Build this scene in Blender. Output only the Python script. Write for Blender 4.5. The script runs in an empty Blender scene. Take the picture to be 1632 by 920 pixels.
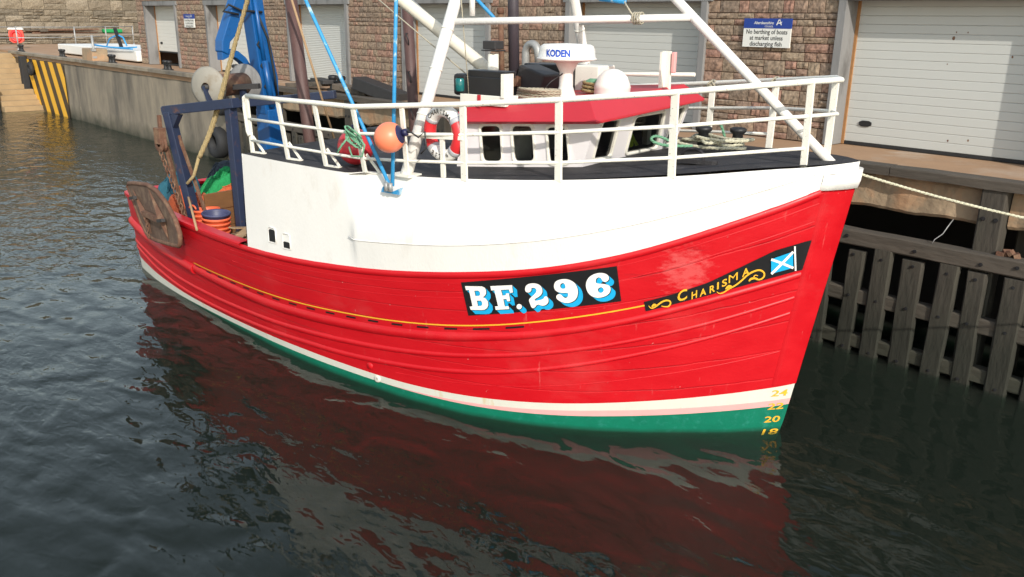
import bpy, math, random
import numpy as np
from mathutils import Vector, Matrix, noise as mnoise
random.seed(7)
scene = bpy.context.scene
col = scene.collection
# ------------------------------------------------------------ camera, sky, sun, exposure
cam_d = bpy.data.cameras.new('camera'); cam = bpy.data.objects.new('camera', cam_d); col.objects.link(cam)
cam_d.sensor_width = 36.0; cam_d.lens = 36.0 * 1360.0 / 1632.0
cam_d.clip_start = 0.1; cam_d.clip_end = 2000
_r = Vector((0.676924, 0.735927, 0.013631)); _u = Vector((-0.228887, 0.192864, 0.954156)); _b = Vector((0.699560, -0.649011, 0.298998))
cam.matrix_world = Matrix(((_r.x, _u.x, _b.x, 0), (_r.y, _u.y, _b.y, 0), (_r.z, _u.z, _b.z, 5.4), (0, 0, 0, 1)))
scene.camera = cam
SUN = Vector((0.80, -0.36, 0.50)).normalized()
world = bpy.data.worlds.new('World'); scene.world = world; world.use_nodes = True
wn = world.node_tree; wn.nodes.clear()
sky_n = wn.nodes.new('ShaderNodeTexSky'); sky_n.sky_type = 'NISHITA'; sky_n.sun_disc = False
sky_n.sun_elevation = math.asin(SUN.z); sky_n.sun_rotation = math.atan2(SUN.x, SUN.y)
sky_n.air_density = 1.6; sky_n.dust_density = 0.6; sky_n.ozone_density = 1.0
bg = wn.nodes.new('ShaderNodeBackground'); bg.inputs['Strength'].default_value = 0.15
wo = wn.nodes.new('ShaderNodeOutputWorld')
hs = wn.nodes.new('ShaderNodeHueSaturation'); hs.inputs['Saturation'].default_value = 0.65; wn.links.new(sky_n.outputs[0], hs.inputs['Color']); wn.links.new(hs.outputs[0], bg.inputs[0]); wn.links.new(bg.outputs[0], wo.inputs[0])
sun_d = bpy.data.lights.new('sun', 'SUN'); sun_d.energy = 2.8; sun_d.angle = math.radians(0.5); sun_d.color = (1.0, 0.95, 0.87)
sun = bpy.data.objects.new('sun', sun_d); col.objects.link(sun)
sun.rotation_euler = SUN.to_track_quat('Z', 'Y').to_euler(); sun.location = (20, -10, 30)
scene.view_settings.view_transform = 'Standard'; scene.view_settings.look = 'None'
scene.view_settings.exposure = 0.55; scene.view_settings.gamma = 1.0

# ------------------------------------------------------------ materials
MATS = {}
def mat(name, base, rough=0.6, var=0.15, vscale=3.0, bump=0.0, bscale=20.0, second=None, thr=0.6, sscale=4.0, soft=0.08,
        metal=0.0, spec=0.5, stretch=(1, 1, 1), detail=6.0, coat=0.0, tide=None):
    m = bpy.data.materials.new(name); m.use_nodes = True; MATS[name] = m
    nt = m.node_tree; N = nt.nodes; Lk = nt.links
    p = N['Principled BSDF']; p.inputs['Roughness'].default_value = rough; p.inputs['Metallic'].default_value = metal
    p.inputs['Specular IOR Level'].default_value = spec
    if coat: p.inputs['Coat Weight'].default_value = coat; p.inputs['Coat Roughness'].default_value = 0.15
    tc = N.new('ShaderNodeTexCoord'); mp = N.new('ShaderNodeMapping'); mp.inputs['Scale'].default_value = stretch
    Lk.new(tc.outputs['Object'], mp.inputs[0])
    nz = N.new('ShaderNodeTexNoise'); nz.inputs['Scale'].default_value = vscale; nz.inputs['Detail'].default_value = detail
    nz.inputs['Roughness'].default_value = 0.6; Lk.new(mp.outputs[0], nz.inputs['Vector'])
    mx = N.new('ShaderNodeMix'); mx.data_type = 'RGBA'
    mx.inputs[6].default_value = tuple(c * (1 - var) for c in base) + (1,)
    mx.inputs[7].default_value = tuple(min(1, c * (1 + var)) for c in base) + (1,)
    Lk.new(nz.outputs['Fac'], mx.inputs[0]); outc = mx.outputs[2]
    if second:
        n2 = N.new('ShaderNodeTexNoise'); n2.inputs['Scale'].default_value = sscale; n2.inputs['Detail'].default_value = 8
        n2.inputs['Roughness'].default_value = 0.65; Lk.new(mp.outputs[0], n2.inputs['Vector'])
        mr = N.new('ShaderNodeMapRange'); mr.inputs[1].default_value = thr - soft; mr.inputs[2].default_value = thr + soft
        Lk.new(n2.outputs['Fac'], mr.inputs[0])
        m2 = N.new('ShaderNodeMix'); m2.data_type = 'RGBA'; Lk.new(mr.outputs[0], m2.inputs[0]); Lk.new(outc, m2.inputs[6])
        m2.inputs[7].default_value = tuple(second) + (1,); outc = m2.outputs[2]
    if tide:      # weed and wet staining below the high water mark
        gp_ = N.new('ShaderNodeNewGeometry'); sp_ = N.new('ShaderNodeSeparateXYZ'); Lk.new(gp_.outputs['Position'], sp_.inputs[0])
        nt_ = N.new('ShaderNodeTexNoise'); nt_.inputs['Scale'].default_value = 1.6; nt_.inputs['Detail'].default_value = 6; Lk.new(gp_.outputs['Position'], nt_.inputs['Vector'])
        ma_ = N.new('ShaderNodeMath'); ma_.operation = 'MULTIPLY_ADD'; ma_.inputs[1].default_value = -tide[3]; Lk.new(nt_.outputs['Fac'], ma_.inputs[0]); Lk.new(sp_.outputs[2], ma_.inputs[2])
        mt_ = N.new('ShaderNodeMapRange'); mt_.inputs[1].default_value = tide[0]; mt_.inputs[2].default_value = tide[1]; mt_.inputs[3].default_value = 1; mt_.inputs[4].default_value = 0; Lk.new(ma_.outputs[0], mt_.inputs[0])
        m3_ = N.new('ShaderNodeMix'); m3_.data_type = 'RGBA'; Lk.new(mt_.outputs[0], m3_.inputs[0]); Lk.new(outc, m3_.inputs[6]); m3_.inputs[7].default_value = tuple(tide[2]) + (1,); outc = m3_.outputs[2]
    Lk.new(outc, p.inputs['Base Color'])
    if bump > 0:
        n3 = N.new('ShaderNodeTexNoise'); n3.inputs['Scale'].default_value = bscale; n3.inputs['Detail'].default_value = 5
        Lk.new(mp.outputs[0], n3.inputs['Vector'])
        bp = N.new('ShaderNodeBump'); bp.inputs['Strength'].default_value = bump; bp.inputs['Distance'].default_value = 0.02
        Lk.new(n3.outputs['Fac'], bp.inputs['Height']); Lk.new(bp.outputs[0], p.inputs['Normal'])
    return m

mat('white', (0.77, 0.745, 0.70), 0.42, 0.05, 2.0, 0.2, 22, second=(0.66, 0.61, 0.54), thr=0.69, sscale=1.6, soft=0.12, stretch=(1.6, 1.6, .7))
mat('rail_white', (0.78, 0.75, 0.66), 0.5, 0.08, 8, 0.25, 60, second=(0.30, 0.22, 0.15), thr=0.66, sscale=26, soft=0.03)
mat('cream', (0.70, 0.64, 0.52), 0.5, 0.12, 6, 0.1, 40)
mat('house_white', (0.74, 0.70, 0.70), 0.45, 0.05, 3, 0.05, 30)
mat('green_paint', (0.004, 0.155, 0.090), 0.4, 0.2, 5, 0.1, 20, second=(0.02, 0.20, 0.14), thr=0.62, sscale=9, tide=(-.06, .035, (0.010, 0.045, 0.026), 0.07))
mat('pink_paint', (0.75, 0.36, 0.34), 0.5, 0.08, 5)
mat('boot_white', (0.62, 0.60, 0.52), 0.5, 0.08, 4, 0.1, 30, second=(0.55, 0.36, 0.12), thr=0.70, sscale=2.5, stretch=(1, 1, 0.3))
mat('roof_red', (0.47, 0.022, 0.034), 0.5, 0.08, 4, 0.05, 40)
mat('yellow_paint', (0.80, 0.42, 0.03), 0.45, 0.1, 8)
mat('black_paint', (0.012, 0.012, 0.013), 0.35, 0.2, 8)
mat('blue_letter', (0.01, 0.36, 0.66), 0.4, 0.05, 8)
mat('white_letter', (0.80, 0.77, 0.73), 0.45, 0.04, 8)
mat('deck_black', (0.022, 0.020, 0.022), 0.75, 0.4, 2.5, 0.3, 60, second=(0.07, 0.065, 0.065), thr=0.64, sscale=3.5)
mat('steel_navy', (0.018, 0.027, 0.06), 0.5, 0.25, 5, 0.1, 30, second=(0.12, 0.05, 0.03), thr=0.66, sscale=6)
mat('drum_paint', (0.27, 0.25, 0.21), 0.6, 0.2, 4, 0.1, 20, second=(0.22, 0.18, 0.13), thr=0.58, sscale=3)
mat('crane_blue', (0.006, 0.085, 0.27), 0.35, 0.15, 4, 0.05, 30, second=(0.01, 0.04, 0.12), thr=0.68, sscale=7)
mat('dark_steel', (0.03, 0.028, 0.028), 0.6, 0.4, 6, 0.15, 30)
mat('rust', (0.13, 0.06, 0.035), 0.8, 0.35, 5, 0.4, 30, second=(0.20, 0.12, 0.07), thr=0.56, sscale=7)
mat('rust_pole', (0.085, 0.042, 0.036), 0.6, 0.3, 6, 0.2, 40)
mat('door_rust', (0.10, 0.058, 0.038), 0.75, 0.35, 4, 0.35, 26, second=(0.17, 0.11, 0.07), thr=0.55, sscale=5)
mat('stay_blue', (0.03, 0.27, 0.55), 0.5, 0.15, 12, 0.1, 60, second=(0.40, 0.55, 0.62), thr=0.60, sscale=7, soft=0.05)
mat('rope_tan', (0.36, 0.27, 0.13), 0.9, 0.3, 30, 0.8, 60)
mat('rope_pale', (0.55, 0.52, 0.38), 0.9, 0.2, 30, 0.8, 60)
mat('rope_green', (0.16, 0.36, 0.22), 0.9, 0.25, 30, 0.8, 60)
mat('rope_grey', (0.40, 0.36, 0.27), 0.9, 0.3, 30, 0.8, 60)
mat('buoy_orange', (0.85, 0.22, 0.11), 0.4, 0.06, 4)
mat('buoy_red', (0.50, 0.03, 0.04), 0.4, 0.1, 4)
mat('buoy_navy', (0.015, 0.015, 0.06), 0.45, 0.1, 4)
mat('ring_red', (0.60, 0.025, 0.03), 0.4, 0.1, 6)
mat('ring_grey', (0.40, 0.40, 0.42), 0.5, 0.1, 6)
mat('basket_orange', (0.75, 0.13, 0.05), 0.5, 0.2, 8, 0.2, 40)
mat('basket_blue', (0.05, 0.055, 0.12), 0.5, 0.2, 8)
mat('wood_brown', (0.17, 0.075, 0.025), 0.7, 0.3, 5, 0.3, 20, stretch=(1, 1, 6))
mat('wood_pale', (0.34, 0.22, 0.12), 0.8, 0.3, 6, 0.3, 30)
mat('net_teal', (0.02, 0.11, 0.15), 0.9, 0.4, 20, 1.0, 45)
mat('net_green', (0.012, 0.26, 0.075), 0.9, 0.4, 20, 1.0, 45)
mat('net_orange', (0.60, 0.12, 0.04), 0.9, 0.4, 20, 1.0, 45)
mat('net_dark', (0.035, 0.045, 0.06), 0.9, 0.4, 20, 1.0, 45)
mat('net_rust', (0.16, 0.06, 0.035), 0.9, 0.4, 20, 1.0, 45)
mat('rubber', (0.018, 0.018, 0.019), 0.75, 0.3, 8, 0.2, 40)
mat('concrete', (0.27, 0.225, 0.165), 0.9, 0.3, 1.2, 0.5, 12, second=(0.115, 0.10, 0.08), thr=0.53, sscale=0.8, soft=0.13, stretch=(1, 1, 0.30), tide=(-.5, .25, (0.05, 0.048, 0.03), 0.9))
mat('concrete_rough', (0.30, 0.22, 0.14), 0.95, 0.4, 2.2, 0.9, 9, second=(0.42, 0.24, 0.13), thr=0.56, sscale=1.6, soft=0.1)
mat('apron', (0.34, 0.205, 0.115), 0.9, 0.22, 1.4, 0.3, 30, second=(0.42, 0.33, 0.25), thr=0.62, sscale=0.8, soft=0.12)
mat('apron_far', (0.36, 0.27, 0.19), 0.9, 0.22, 0.6, 0.3, 30)
mat('timber', (0.135, 0.105, 0.078), 0.9, 0.4, 3.5, 0.9, 14, second=(0.055, 0.045, 0.035), thr=0.55, sscale=2.2, soft=0.12)
mat('timber_v', (0.054, 0.045, 0.034), 0.9, 0.4, 3.5, 0.9, 14, second=(0.05, 0.045, 0.032), thr=0.53, sscale=2.2, soft=0.12, stretch=(1, 1, 0.25), tide=(.1, 1.3, (0.020, 0.020, 0.013), 0.9))
mat('timber_h', (0.082, 0.066, 0.050), 0.9, 0.4, 3.5, 0.9, 14, second=(0.06, 0.05, 0.038), thr=0.55, sscale=2.2, soft=0.12, stretch=(0.2, 1, 1), tide=(-.3, .9, (0.034, 0.034, 0.022), 0.8))
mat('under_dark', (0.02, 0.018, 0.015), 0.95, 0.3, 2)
mat('mortar', (0.17, 0.10, 0.07), 0.95, 0.3, 6, 0.4, 30)
mat('grey_frame', (0.21, 0.205, 0.20), 0.85, 0.25, 3, 0.3, 20, second=(0.11, 0.105, 0.10), thr=0.6, sscale=2, stretch=(1, 1, 0.3))
mat('rust_trim', (0.33, 0.16, 0.06), 0.8, 0.3, 8, 0.2, 30)
mat('door_white', (0.50, 0.505, 0.475), 0.5, 0.03, 2, 0.03, 40)
mat('door_cream', (0.60, 0.585, 0.535), 0.5, 0.05, 2, 0.03, 40)
mat('sign_white', (0.72, 0.71, 0.66), 0.4, 0.03, 4)
mat('sign_blue', (0.012, 0.045, 0.26), 0.4, 0.05, 4)
mat('koden_blue', (0.01, 0.07, 0.45), 0.4, 0.03, 4)
mat('iron_black', (0.014, 0.014, 0.015), 0.5, 0.3, 8, 0.2, 40)
mat('stair_stone', (0.34, 0.235, 0.125), 0.9, 0.25, 2, 0.4, 15)
mat('galv', (0.33, 0.33, 0.32), 0.5, 0.15, 6, metal=0.3)
mat('lifebuoy_orange', (0.80, 0.07, 0.045), 0.45, 0.08, 5)
mat('panel_white', (0.74, 0.72, 0.67), 0.6, 0.05, 1.5)
mat('blue_hose', (0.02, 0.30, 0.65), 0.5, 0.1, 5)
mat('hi_vis', (0.55, 0.75, 0.02), 0.7, 0.2, 12)
mat('lining', (0.20, 0.18, 0.15), 0.7, 0.2, 3)
mat('paper', (0.6, 0.58, 0.55), 0.8, 0.2, 8)
mat('teal_glass', (0.01, 0.13, 0.13), 0.15, 0.1, 5)
mat('dark_pipe', (0.05, 0.04, 0.048), 0.5, 0.25, 6, 0.1, 40)
mat('weed', (0.06, 0.08, 0.02), 0.95, 0.5, 6, 0.8, 20)

def stone_mat(name, ramp, bump=0.6, bscale=18):
    m = bpy.data.materials.new(name); m.use_nodes = True; MATS[name] = m
    nt = m.node_tree; N = nt.nodes; Lk = nt.links; p = N['Principled BSDF']; p.inputs['Roughness'].default_value = 0.92
    p.inputs['Specular IOR Level'].default_value = 0.25
    oi = N.new('ShaderNodeObjectInfo'); ge = N.new('ShaderNodeNewGeometry')
    ad = N.new('ShaderNodeMath'); ad.operation = 'ADD'; Lk.new(oi.outputs['Random'], ad.inputs[0]); Lk.new(ge.outputs['Random Per Island'], ad.inputs[1])
    fr = N.new('ShaderNodeMath'); fr.operation = 'FRACT'; Lk.new(ad.outputs[0], fr.inputs[0])
    cr = N.new('ShaderNodeValToRGB'); cr.color_ramp.interpolation = 'LINEAR'
    els = cr.color_ramp.elements
    els[0].position = 0; els[0].color = ramp[0] + (1,)
    els[1].position = 1; els[1].color = ramp[-1] + (1,)
    for i, c in enumerate(ramp[1:-1]):
        e = els.new((i + 1) / (len(ramp) - 1)); e.color = c + (1,)
    Lk.new(fr.outputs[0], cr.inputs[0])
    nz = N.new('ShaderNodeTexNoise'); nz.inputs['Scale'].default_value = 14; nz.inputs['Detail'].default_value = 6
    Lk.new(ge.outputs['Position'], nz.inputs['Vector'])
    mr = N.new('ShaderNodeMapRange'); mr.inputs[1].default_value = 0.3; mr.inputs[2].default_value = 0.7; mr.inputs[3].default_value = 0.55; mr.inputs[4].default_value = 1.4
    Lk.new(nz.outputs['Fac'], mr.inputs[0])
    mu = N.new('ShaderNodeMix'); mu.data_type = 'RGBA'; mu.blend_type = 'MULTIPLY'; mu.inputs[0].default_value = 1
    Lk.new(cr.outputs[0], mu.inputs[6]); Lk.new(mr.outputs[0], mu.inputs[7]); Lk.new(mu.outputs[2], p.inputs['Base Color'])
    n3 = N.new('ShaderNodeTexNoise'); n3.inputs['Scale'].default_value = bscale; n3.inputs['Detail'].default_value = 6
    Lk.new(ge.outputs['Position'], n3.inputs['Vector'])
    bp = N.new('ShaderNodeBump'); bp.inputs['Strength'].default_value = bump; bp.inputs['Distance'].default_value = 0.03
    Lk.new(n3.outputs['Fac'], bp.inputs['Height']); Lk.new(bp.outputs[0], p.inputs['Normal'])
stone_mat('granite', [(0.29, 0.175, 0.125), (0.27, 0.195, 0.14), (0.22, 0.165, 0.125), (0.29, 0.215, 0.15), (0.32, 0.18, 0.135), (0.25, 0.185, 0.135), (0.31, 0.235, 0.165)])
stone_mat('old_stone', [(0.20, 0.16, 0.115), (0.25, 0.205, 0.15), (0.13, 0.108, 0.08), (0.23, 0.185, 0.13), (0.16, 0.13, 0.095)], bscale=5)

# hull paints: red with weather, scuffs and plank seams along UV.y
def hull_red():
    m = bpy.data.materials.new('hull_red'); m.use_nodes = True; MATS['hull_red'] = m
    nt = m.node_tree; N = nt.nodes; Lk = nt.links; p = N['Principled BSDF']; p.inputs['Specular IOR Level'].default_value = 0.38
    tc = N.new('ShaderNodeTexCoord'); mp = N.new('ShaderNodeMapping'); mp.inputs['Scale'].default_value = (0.35, 1, 1.6)
    Lk.new(tc.outputs['Object'], mp.inputs[0])
    n1 = N.new('ShaderNodeTexNoise'); n1.inputs['Scale'].default_value = 3; n1.inputs['Detail'].default_value = 8; Lk.new(mp.outputs[0], n1.inputs['Vector'])
    mx = N.new('ShaderNodeMix'); mx.data_type = 'RGBA'
    mx.inputs[6].default_value = (0.44, 0.003, 0.008, 1); mx.inputs[7].default_value = (0.58, 0.006, 0.012, 1); Lk.new(n1.outputs['Fac'], mx.inputs[0])
    n2 = N.new('ShaderNodeTexNoise'); n2.inputs['Scale'].default_value = 9; n2.inputs['Detail'].default_value = 10; n2.inputs['Roughness'].default_value = 0.7; Lk.new(mp.outputs[0], n2.inputs['Vector'])
    mr = N.new('ShaderNodeMapRange'); mr.inputs[1].default_value = 0.66; mr.inputs[2].default_value = 0.74; mr.inputs[4].default_value = 0.6; Lk.new(n2.outputs['Fac'], mr.inputs[0])
    m2 = N.new('ShaderNodeMix'); m2.data_type = 'RGBA'; Lk.new(mr.outputs[0], m2.inputs[0]); Lk.new(mx.outputs[2], m2.inputs[6]); m2.inputs[7].default_value = (0.60, 0.11, 0.10, 1)
    def layer(prev, scale, strch, lo, hi, amount, colr, det=8):
        mq = N.new('ShaderNodeMapping'); mq.inputs['Scale'].default_value = strch; Lk.new(tc.outputs['Object'], mq.inputs[0])
        nq = N.new('ShaderNodeTexNoise'); nq.inputs['Scale'].default_value = scale; nq.inputs['Detail'].default_value = det; nq.inputs['Roughness'].default_value = 0.65; Lk.new(mq.outputs[0], nq.inputs['Vector'])
        rq = N.new('ShaderNodeMapRange'); rq.inputs[1].default_value = lo; rq.inputs[2].default_value = hi; rq.inputs[4].default_value = amount; Lk.new(nq.outputs['Fac'], rq.inputs[0])
        xq = N.new('ShaderNodeMix'); xq.data_type = 'RGBA'; Lk.new(rq.outputs[0], xq.inputs[0]); Lk.new(prev, xq.inputs[6]); xq.inputs[7].default_value = colr + (1,); return xq.outputs[2]
    cc = layer(m2.outputs[2], 0.9, (.6, 1, 1.2), .55, .72, .5, (.52, .045, .045))
    cc = layer(cc, 2.0, (5, 5, .5), .66, .74, .45, (.60, .17, .15))
    cc = layer(cc, 1.3, (.25, 1, 5), .64, .72, .45, (.20, .006, .010))
    cc = layer(cc, 14, (1, 1, 1), .715, .75, .8, (.62, .42, .38), 4)
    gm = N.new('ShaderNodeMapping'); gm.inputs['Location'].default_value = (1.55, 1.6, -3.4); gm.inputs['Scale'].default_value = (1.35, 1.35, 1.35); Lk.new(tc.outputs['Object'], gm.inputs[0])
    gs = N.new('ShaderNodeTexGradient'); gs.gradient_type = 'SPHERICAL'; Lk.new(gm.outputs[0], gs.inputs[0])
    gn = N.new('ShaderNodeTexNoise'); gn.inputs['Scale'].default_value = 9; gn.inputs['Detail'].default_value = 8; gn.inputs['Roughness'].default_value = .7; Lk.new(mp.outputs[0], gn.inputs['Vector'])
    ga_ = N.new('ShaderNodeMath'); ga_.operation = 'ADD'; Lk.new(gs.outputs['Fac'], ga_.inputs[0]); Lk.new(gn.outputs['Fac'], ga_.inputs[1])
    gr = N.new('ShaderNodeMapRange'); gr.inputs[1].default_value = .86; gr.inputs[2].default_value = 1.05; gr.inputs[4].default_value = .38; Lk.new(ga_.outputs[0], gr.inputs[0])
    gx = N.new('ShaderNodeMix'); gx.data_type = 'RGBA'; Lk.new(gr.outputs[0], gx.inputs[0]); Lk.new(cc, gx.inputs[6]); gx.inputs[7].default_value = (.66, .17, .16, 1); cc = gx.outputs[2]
    rr = N.new('ShaderNodeMapRange'); rr.inputs[3].default_value = 0.28; rr.inputs[4].default_value = 0.58; Lk.new(n1.outputs['Fac'], rr.inputs[0]); Lk.new(rr.outputs[0], p.inputs['Roughness'])
    uv = N.new('ShaderNodeUVMap'); sp = N.new('ShaderNodeSeparateXYZ'); Lk.new(uv.outputs[0], sp.inputs[0])
    nw = N.new('ShaderNodeTexNoise'); nw.inputs['Scale'].default_value = 1.3; Lk.new(tc.outputs['Object'], nw.inputs['Vector'])
    wm = N.new('ShaderNodeMath'); wm.operation = 'MULTIPLY_ADD'; wm.inputs[1].default_value = 0.15; Lk.new(nw.outputs['Fac'], wm.inputs[0]); Lk.new(sp.outputs[1], wm.inputs[2])
    fr = N.new('ShaderNodeMath'); fr.operation = 'FRACT'; Lk.new(wm.outputs[0], fr.inputs[0])
    pp = N.new('ShaderNodeMath'); pp.operation = 'PINGPONG'; pp.inputs[1].default_value = 0.5; Lk.new(fr.outputs[0], pp.inputs[0])
    sm = N.new('ShaderNodeMapRange'); sm.inputs[1].default_value = 0.0; sm.inputs[2].default_value = 0.035; Lk.new(pp.outputs[0], sm.inputs[0])
    nse = N.new('ShaderNodeTexNoise'); nse.inputs['Scale'].default_value = 1.1; nse.inputs['Detail'].default_value = 5; Lk.new(tc.outputs['Object'], nse.inputs['Vector'])
    sek = N.new('ShaderNodeMapRange'); sek.inputs[1].default_value = .42; sek.inputs[2].default_value = .62; sek.inputs[4].default_value = .55; Lk.new(nse.outputs['Fac'], sek.inputs[0])
    inv = N.new('ShaderNodeMath'); inv.operation = 'SUBTRACT'; inv.inputs[0].default_value = 1.0; Lk.new(sm.outputs[0], inv.inputs[1])
    sf = N.new('ShaderNodeMath'); sf.operation = 'MULTIPLY'; Lk.new(inv.outputs[0], sf.inputs[0]); Lk.new(sek.outputs[0], sf.inputs[1])
    xs_ = N.new('ShaderNodeMix'); xs_.data_type = 'RGBA'; Lk.new(sf.outputs[0], xs_.inputs[0]); Lk.new(cc, xs_.inputs[6]); xs_.inputs[7].default_value = (.10, .004, .006, 1); Lk.new(xs_.outputs[2], p.inputs['Base Color'])
    n4 = N.new('ShaderNodeTexNoise'); n4.inputs['Scale'].default_value = 18; n4.inputs['Detail'].default_value = 6; Lk.new(mp.outputs[0], n4.inputs['Vector'])
    sc = N.new('ShaderNodeMath'); sc.operation = 'MULTIPLY_ADD'; sc.inputs[1].default_value = 0.55; Lk.new(n4.outputs['Fac'], sc.inputs[0]); Lk.new(sm.outputs[0], sc.inputs[2])
    bp = N.new('ShaderNodeBump'); bp.inputs['Strength'].default_value = 0.5; bp.inputs['Distance'].default_value = 0.008
    Lk.new(sc.outputs[0], bp.inputs['Height']); Lk.new(bp.outputs[0], p.inputs['Normal'])
hull_red()

def glass_mat(name, tint=(0.6, 0.63, 0.61)):
    m = bpy.data.materials.new(name); m.use_nodes = True; MATS[name] = m
    nt = m.node_tree; N = nt.nodes; Lk = nt.links; N.remove(N['Principled BSDF'])
    tr = N.new('ShaderNodeBsdfTransparent'); tr.inputs[0].default_value = tint + (1,)
    gl = N.new('ShaderNodeBsdfGlossy'); gl.inputs['Roughness'].default_value = 0.03
    fz = N.new('ShaderNodeFresnel'); fz.inputs[0].default_value = 1.5
    mx = N.new('ShaderNodeMixShader'); Lk.new(fz.outputs[0], mx.inputs[0]); Lk.new(tr.outputs[0], mx.inputs[1]); Lk.new(gl.outputs[0], mx.inputs[2])
    Lk.new(mx.outputs[0], N['Material Output'].inputs[0])
glass_mat('pane_glass')

def water_mat():
    m = bpy.data.materials.new('water'); m.use_nodes = True; MATS['water'] = m
    nt = m.node_tree; N = nt.nodes; Lk = nt.links; N.remove(N['Principled BSDF']); out = N['Material Output']
    ge = N.new('ShaderNodeNewGeometry')
    def nz(scale, sx, sy, rot, detail, dist=0.0):
        mp = N.new('ShaderNodeMapping'); mp.inputs['Scale'].default_value = (sx, sy, 1); mp.inputs['Rotation'].default_value = (0, 0, rot)
        Lk.new(ge.outputs['Position'], mp.inputs[0])
        t = N.new('ShaderNodeTexNoise'); t.inputs['Scale'].default_value = scale; t.inputs['Detail'].default_value = detail
        t.inputs['Roughness'].default_value = 0.45; t.inputs['Distortion'].default_value = dist; Lk.new(mp.outputs[0], t.inputs['Vector']); return t
    a = nz(1.15, 1.0, 1.7, 0.75, 0.6, 0.7)
    b = nz(4.4, 1.0, 2.0, 0.6, 0.8, 0.8)
    msk = nz(0.16, 1, 1, 0, 2.0)
    mr = N.new('ShaderNodeMapRange'); mr.inputs[1].default_value = 0.40; mr.inputs[2].default_value = 0.62; mr.inputs[3].default_value = 0.4; mr.inputs[4].default_value = 1.1
    Lk.new(msk.outputs['Fac'], mr.inputs[0])
    spx = N.new('ShaderNodeSeparateXYZ'); Lk.new(ge.outputs['Position'], spx.inputs[0])
    wx = N.new('ShaderNodeMapRange'); wx.interpolation_type = 'SMOOTHSTEP'; wx.inputs[1].default_value = -9; wx.inputs[2].default_value = -26; wx.inputs[3].default_value = 0.35; wx.inputs[4].default_value = 1.0; Lk.new(spx.outputs[0], wx.inputs[0])
    mw_ = N.new('ShaderNodeMath'); mw_.operation = 'MULTIPLY'; Lk.new(mr.outputs[0], mw_.inputs[0]); Lk.new(wx.outputs[0], mw_.inputs[1])
    bm = N.new('ShaderNodeMath'); bm.operation = 'MULTIPLY'; Lk.new(b.outputs['Fac'], bm.inputs[0]); Lk.new(mw_.outputs[0], bm.inputs[1])
    ad = N.new('ShaderNodeMath'); ad.operation = 'MULTIPLY_ADD'; ad.inputs[1].default_value = 0.36; Lk.new(bm.outputs[0], ad.inputs[0]); Lk.new(a.outputs['Fac'], ad.inputs[2])
    bp = N.new('ShaderNodeBump'); bp.inputs['Strength'].default_value = 1.0; bp.inputs['Distance'].default_value = 0.06
    Lk.new(ad.outputs[0], bp.inputs['Height'])
    tr = N.new('ShaderNodeBsdfTransparent'); gl = N.new('ShaderNodeBsdfGlossy'); gl.inputs['Roughness'].default_value = 0.015
    Lk.new(bp.outputs[0], gl.inputs['Normal'])
    fz = N.new('ShaderNodeFresnel'); fz.inputs[0].default_value = 1.333; Lk.new(bp.outputs[0], fz.inputs['Normal'])
    nb = N.new('ShaderNodeMath'); nb.operation = 'SUBTRACT'; nb.inputs[0].default_value = 1.0; Lk.new(ge.outputs['Backfacing'], nb.inputs[1])
    ff = N.new('ShaderNodeMath'); ff.operation = 'MULTIPLY'; Lk.new(fz.outputs[0], ff.inputs[0]); Lk.new(nb.outputs[0], ff.inputs[1])
    mx = N.new('ShaderNodeMixShader'); Lk.new(ff.outputs[0], mx.inputs[0]); Lk.new(tr.outputs[0], mx.inputs[1]); Lk.new(gl.outputs[0], mx.inputs[2])
    Lk.new(mx.outputs[0], out.inputs['Surface'])
    ab = N.new('ShaderNodeVolumeAbsorption'); ab.inputs['Color'].default_value = (0.30, 0.52, 0.42, 1); ab.inputs['Density'].default_value = 5.5
    sc = N.new('ShaderNodeVolumeScatter'); sc.inputs['Color'].default_value = (0.62, 0.60, 0.52, 1); sc.inputs['Density'].default_value = 0.28
    av = N.new('ShaderNodeAddShader'); Lk.new(ab.outputs[0], av.inputs[0]); Lk.new(sc.outputs[0], av.inputs[1])
    Lk.new(av.outputs[0], out.inputs['Volume'])
water_mat()

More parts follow.
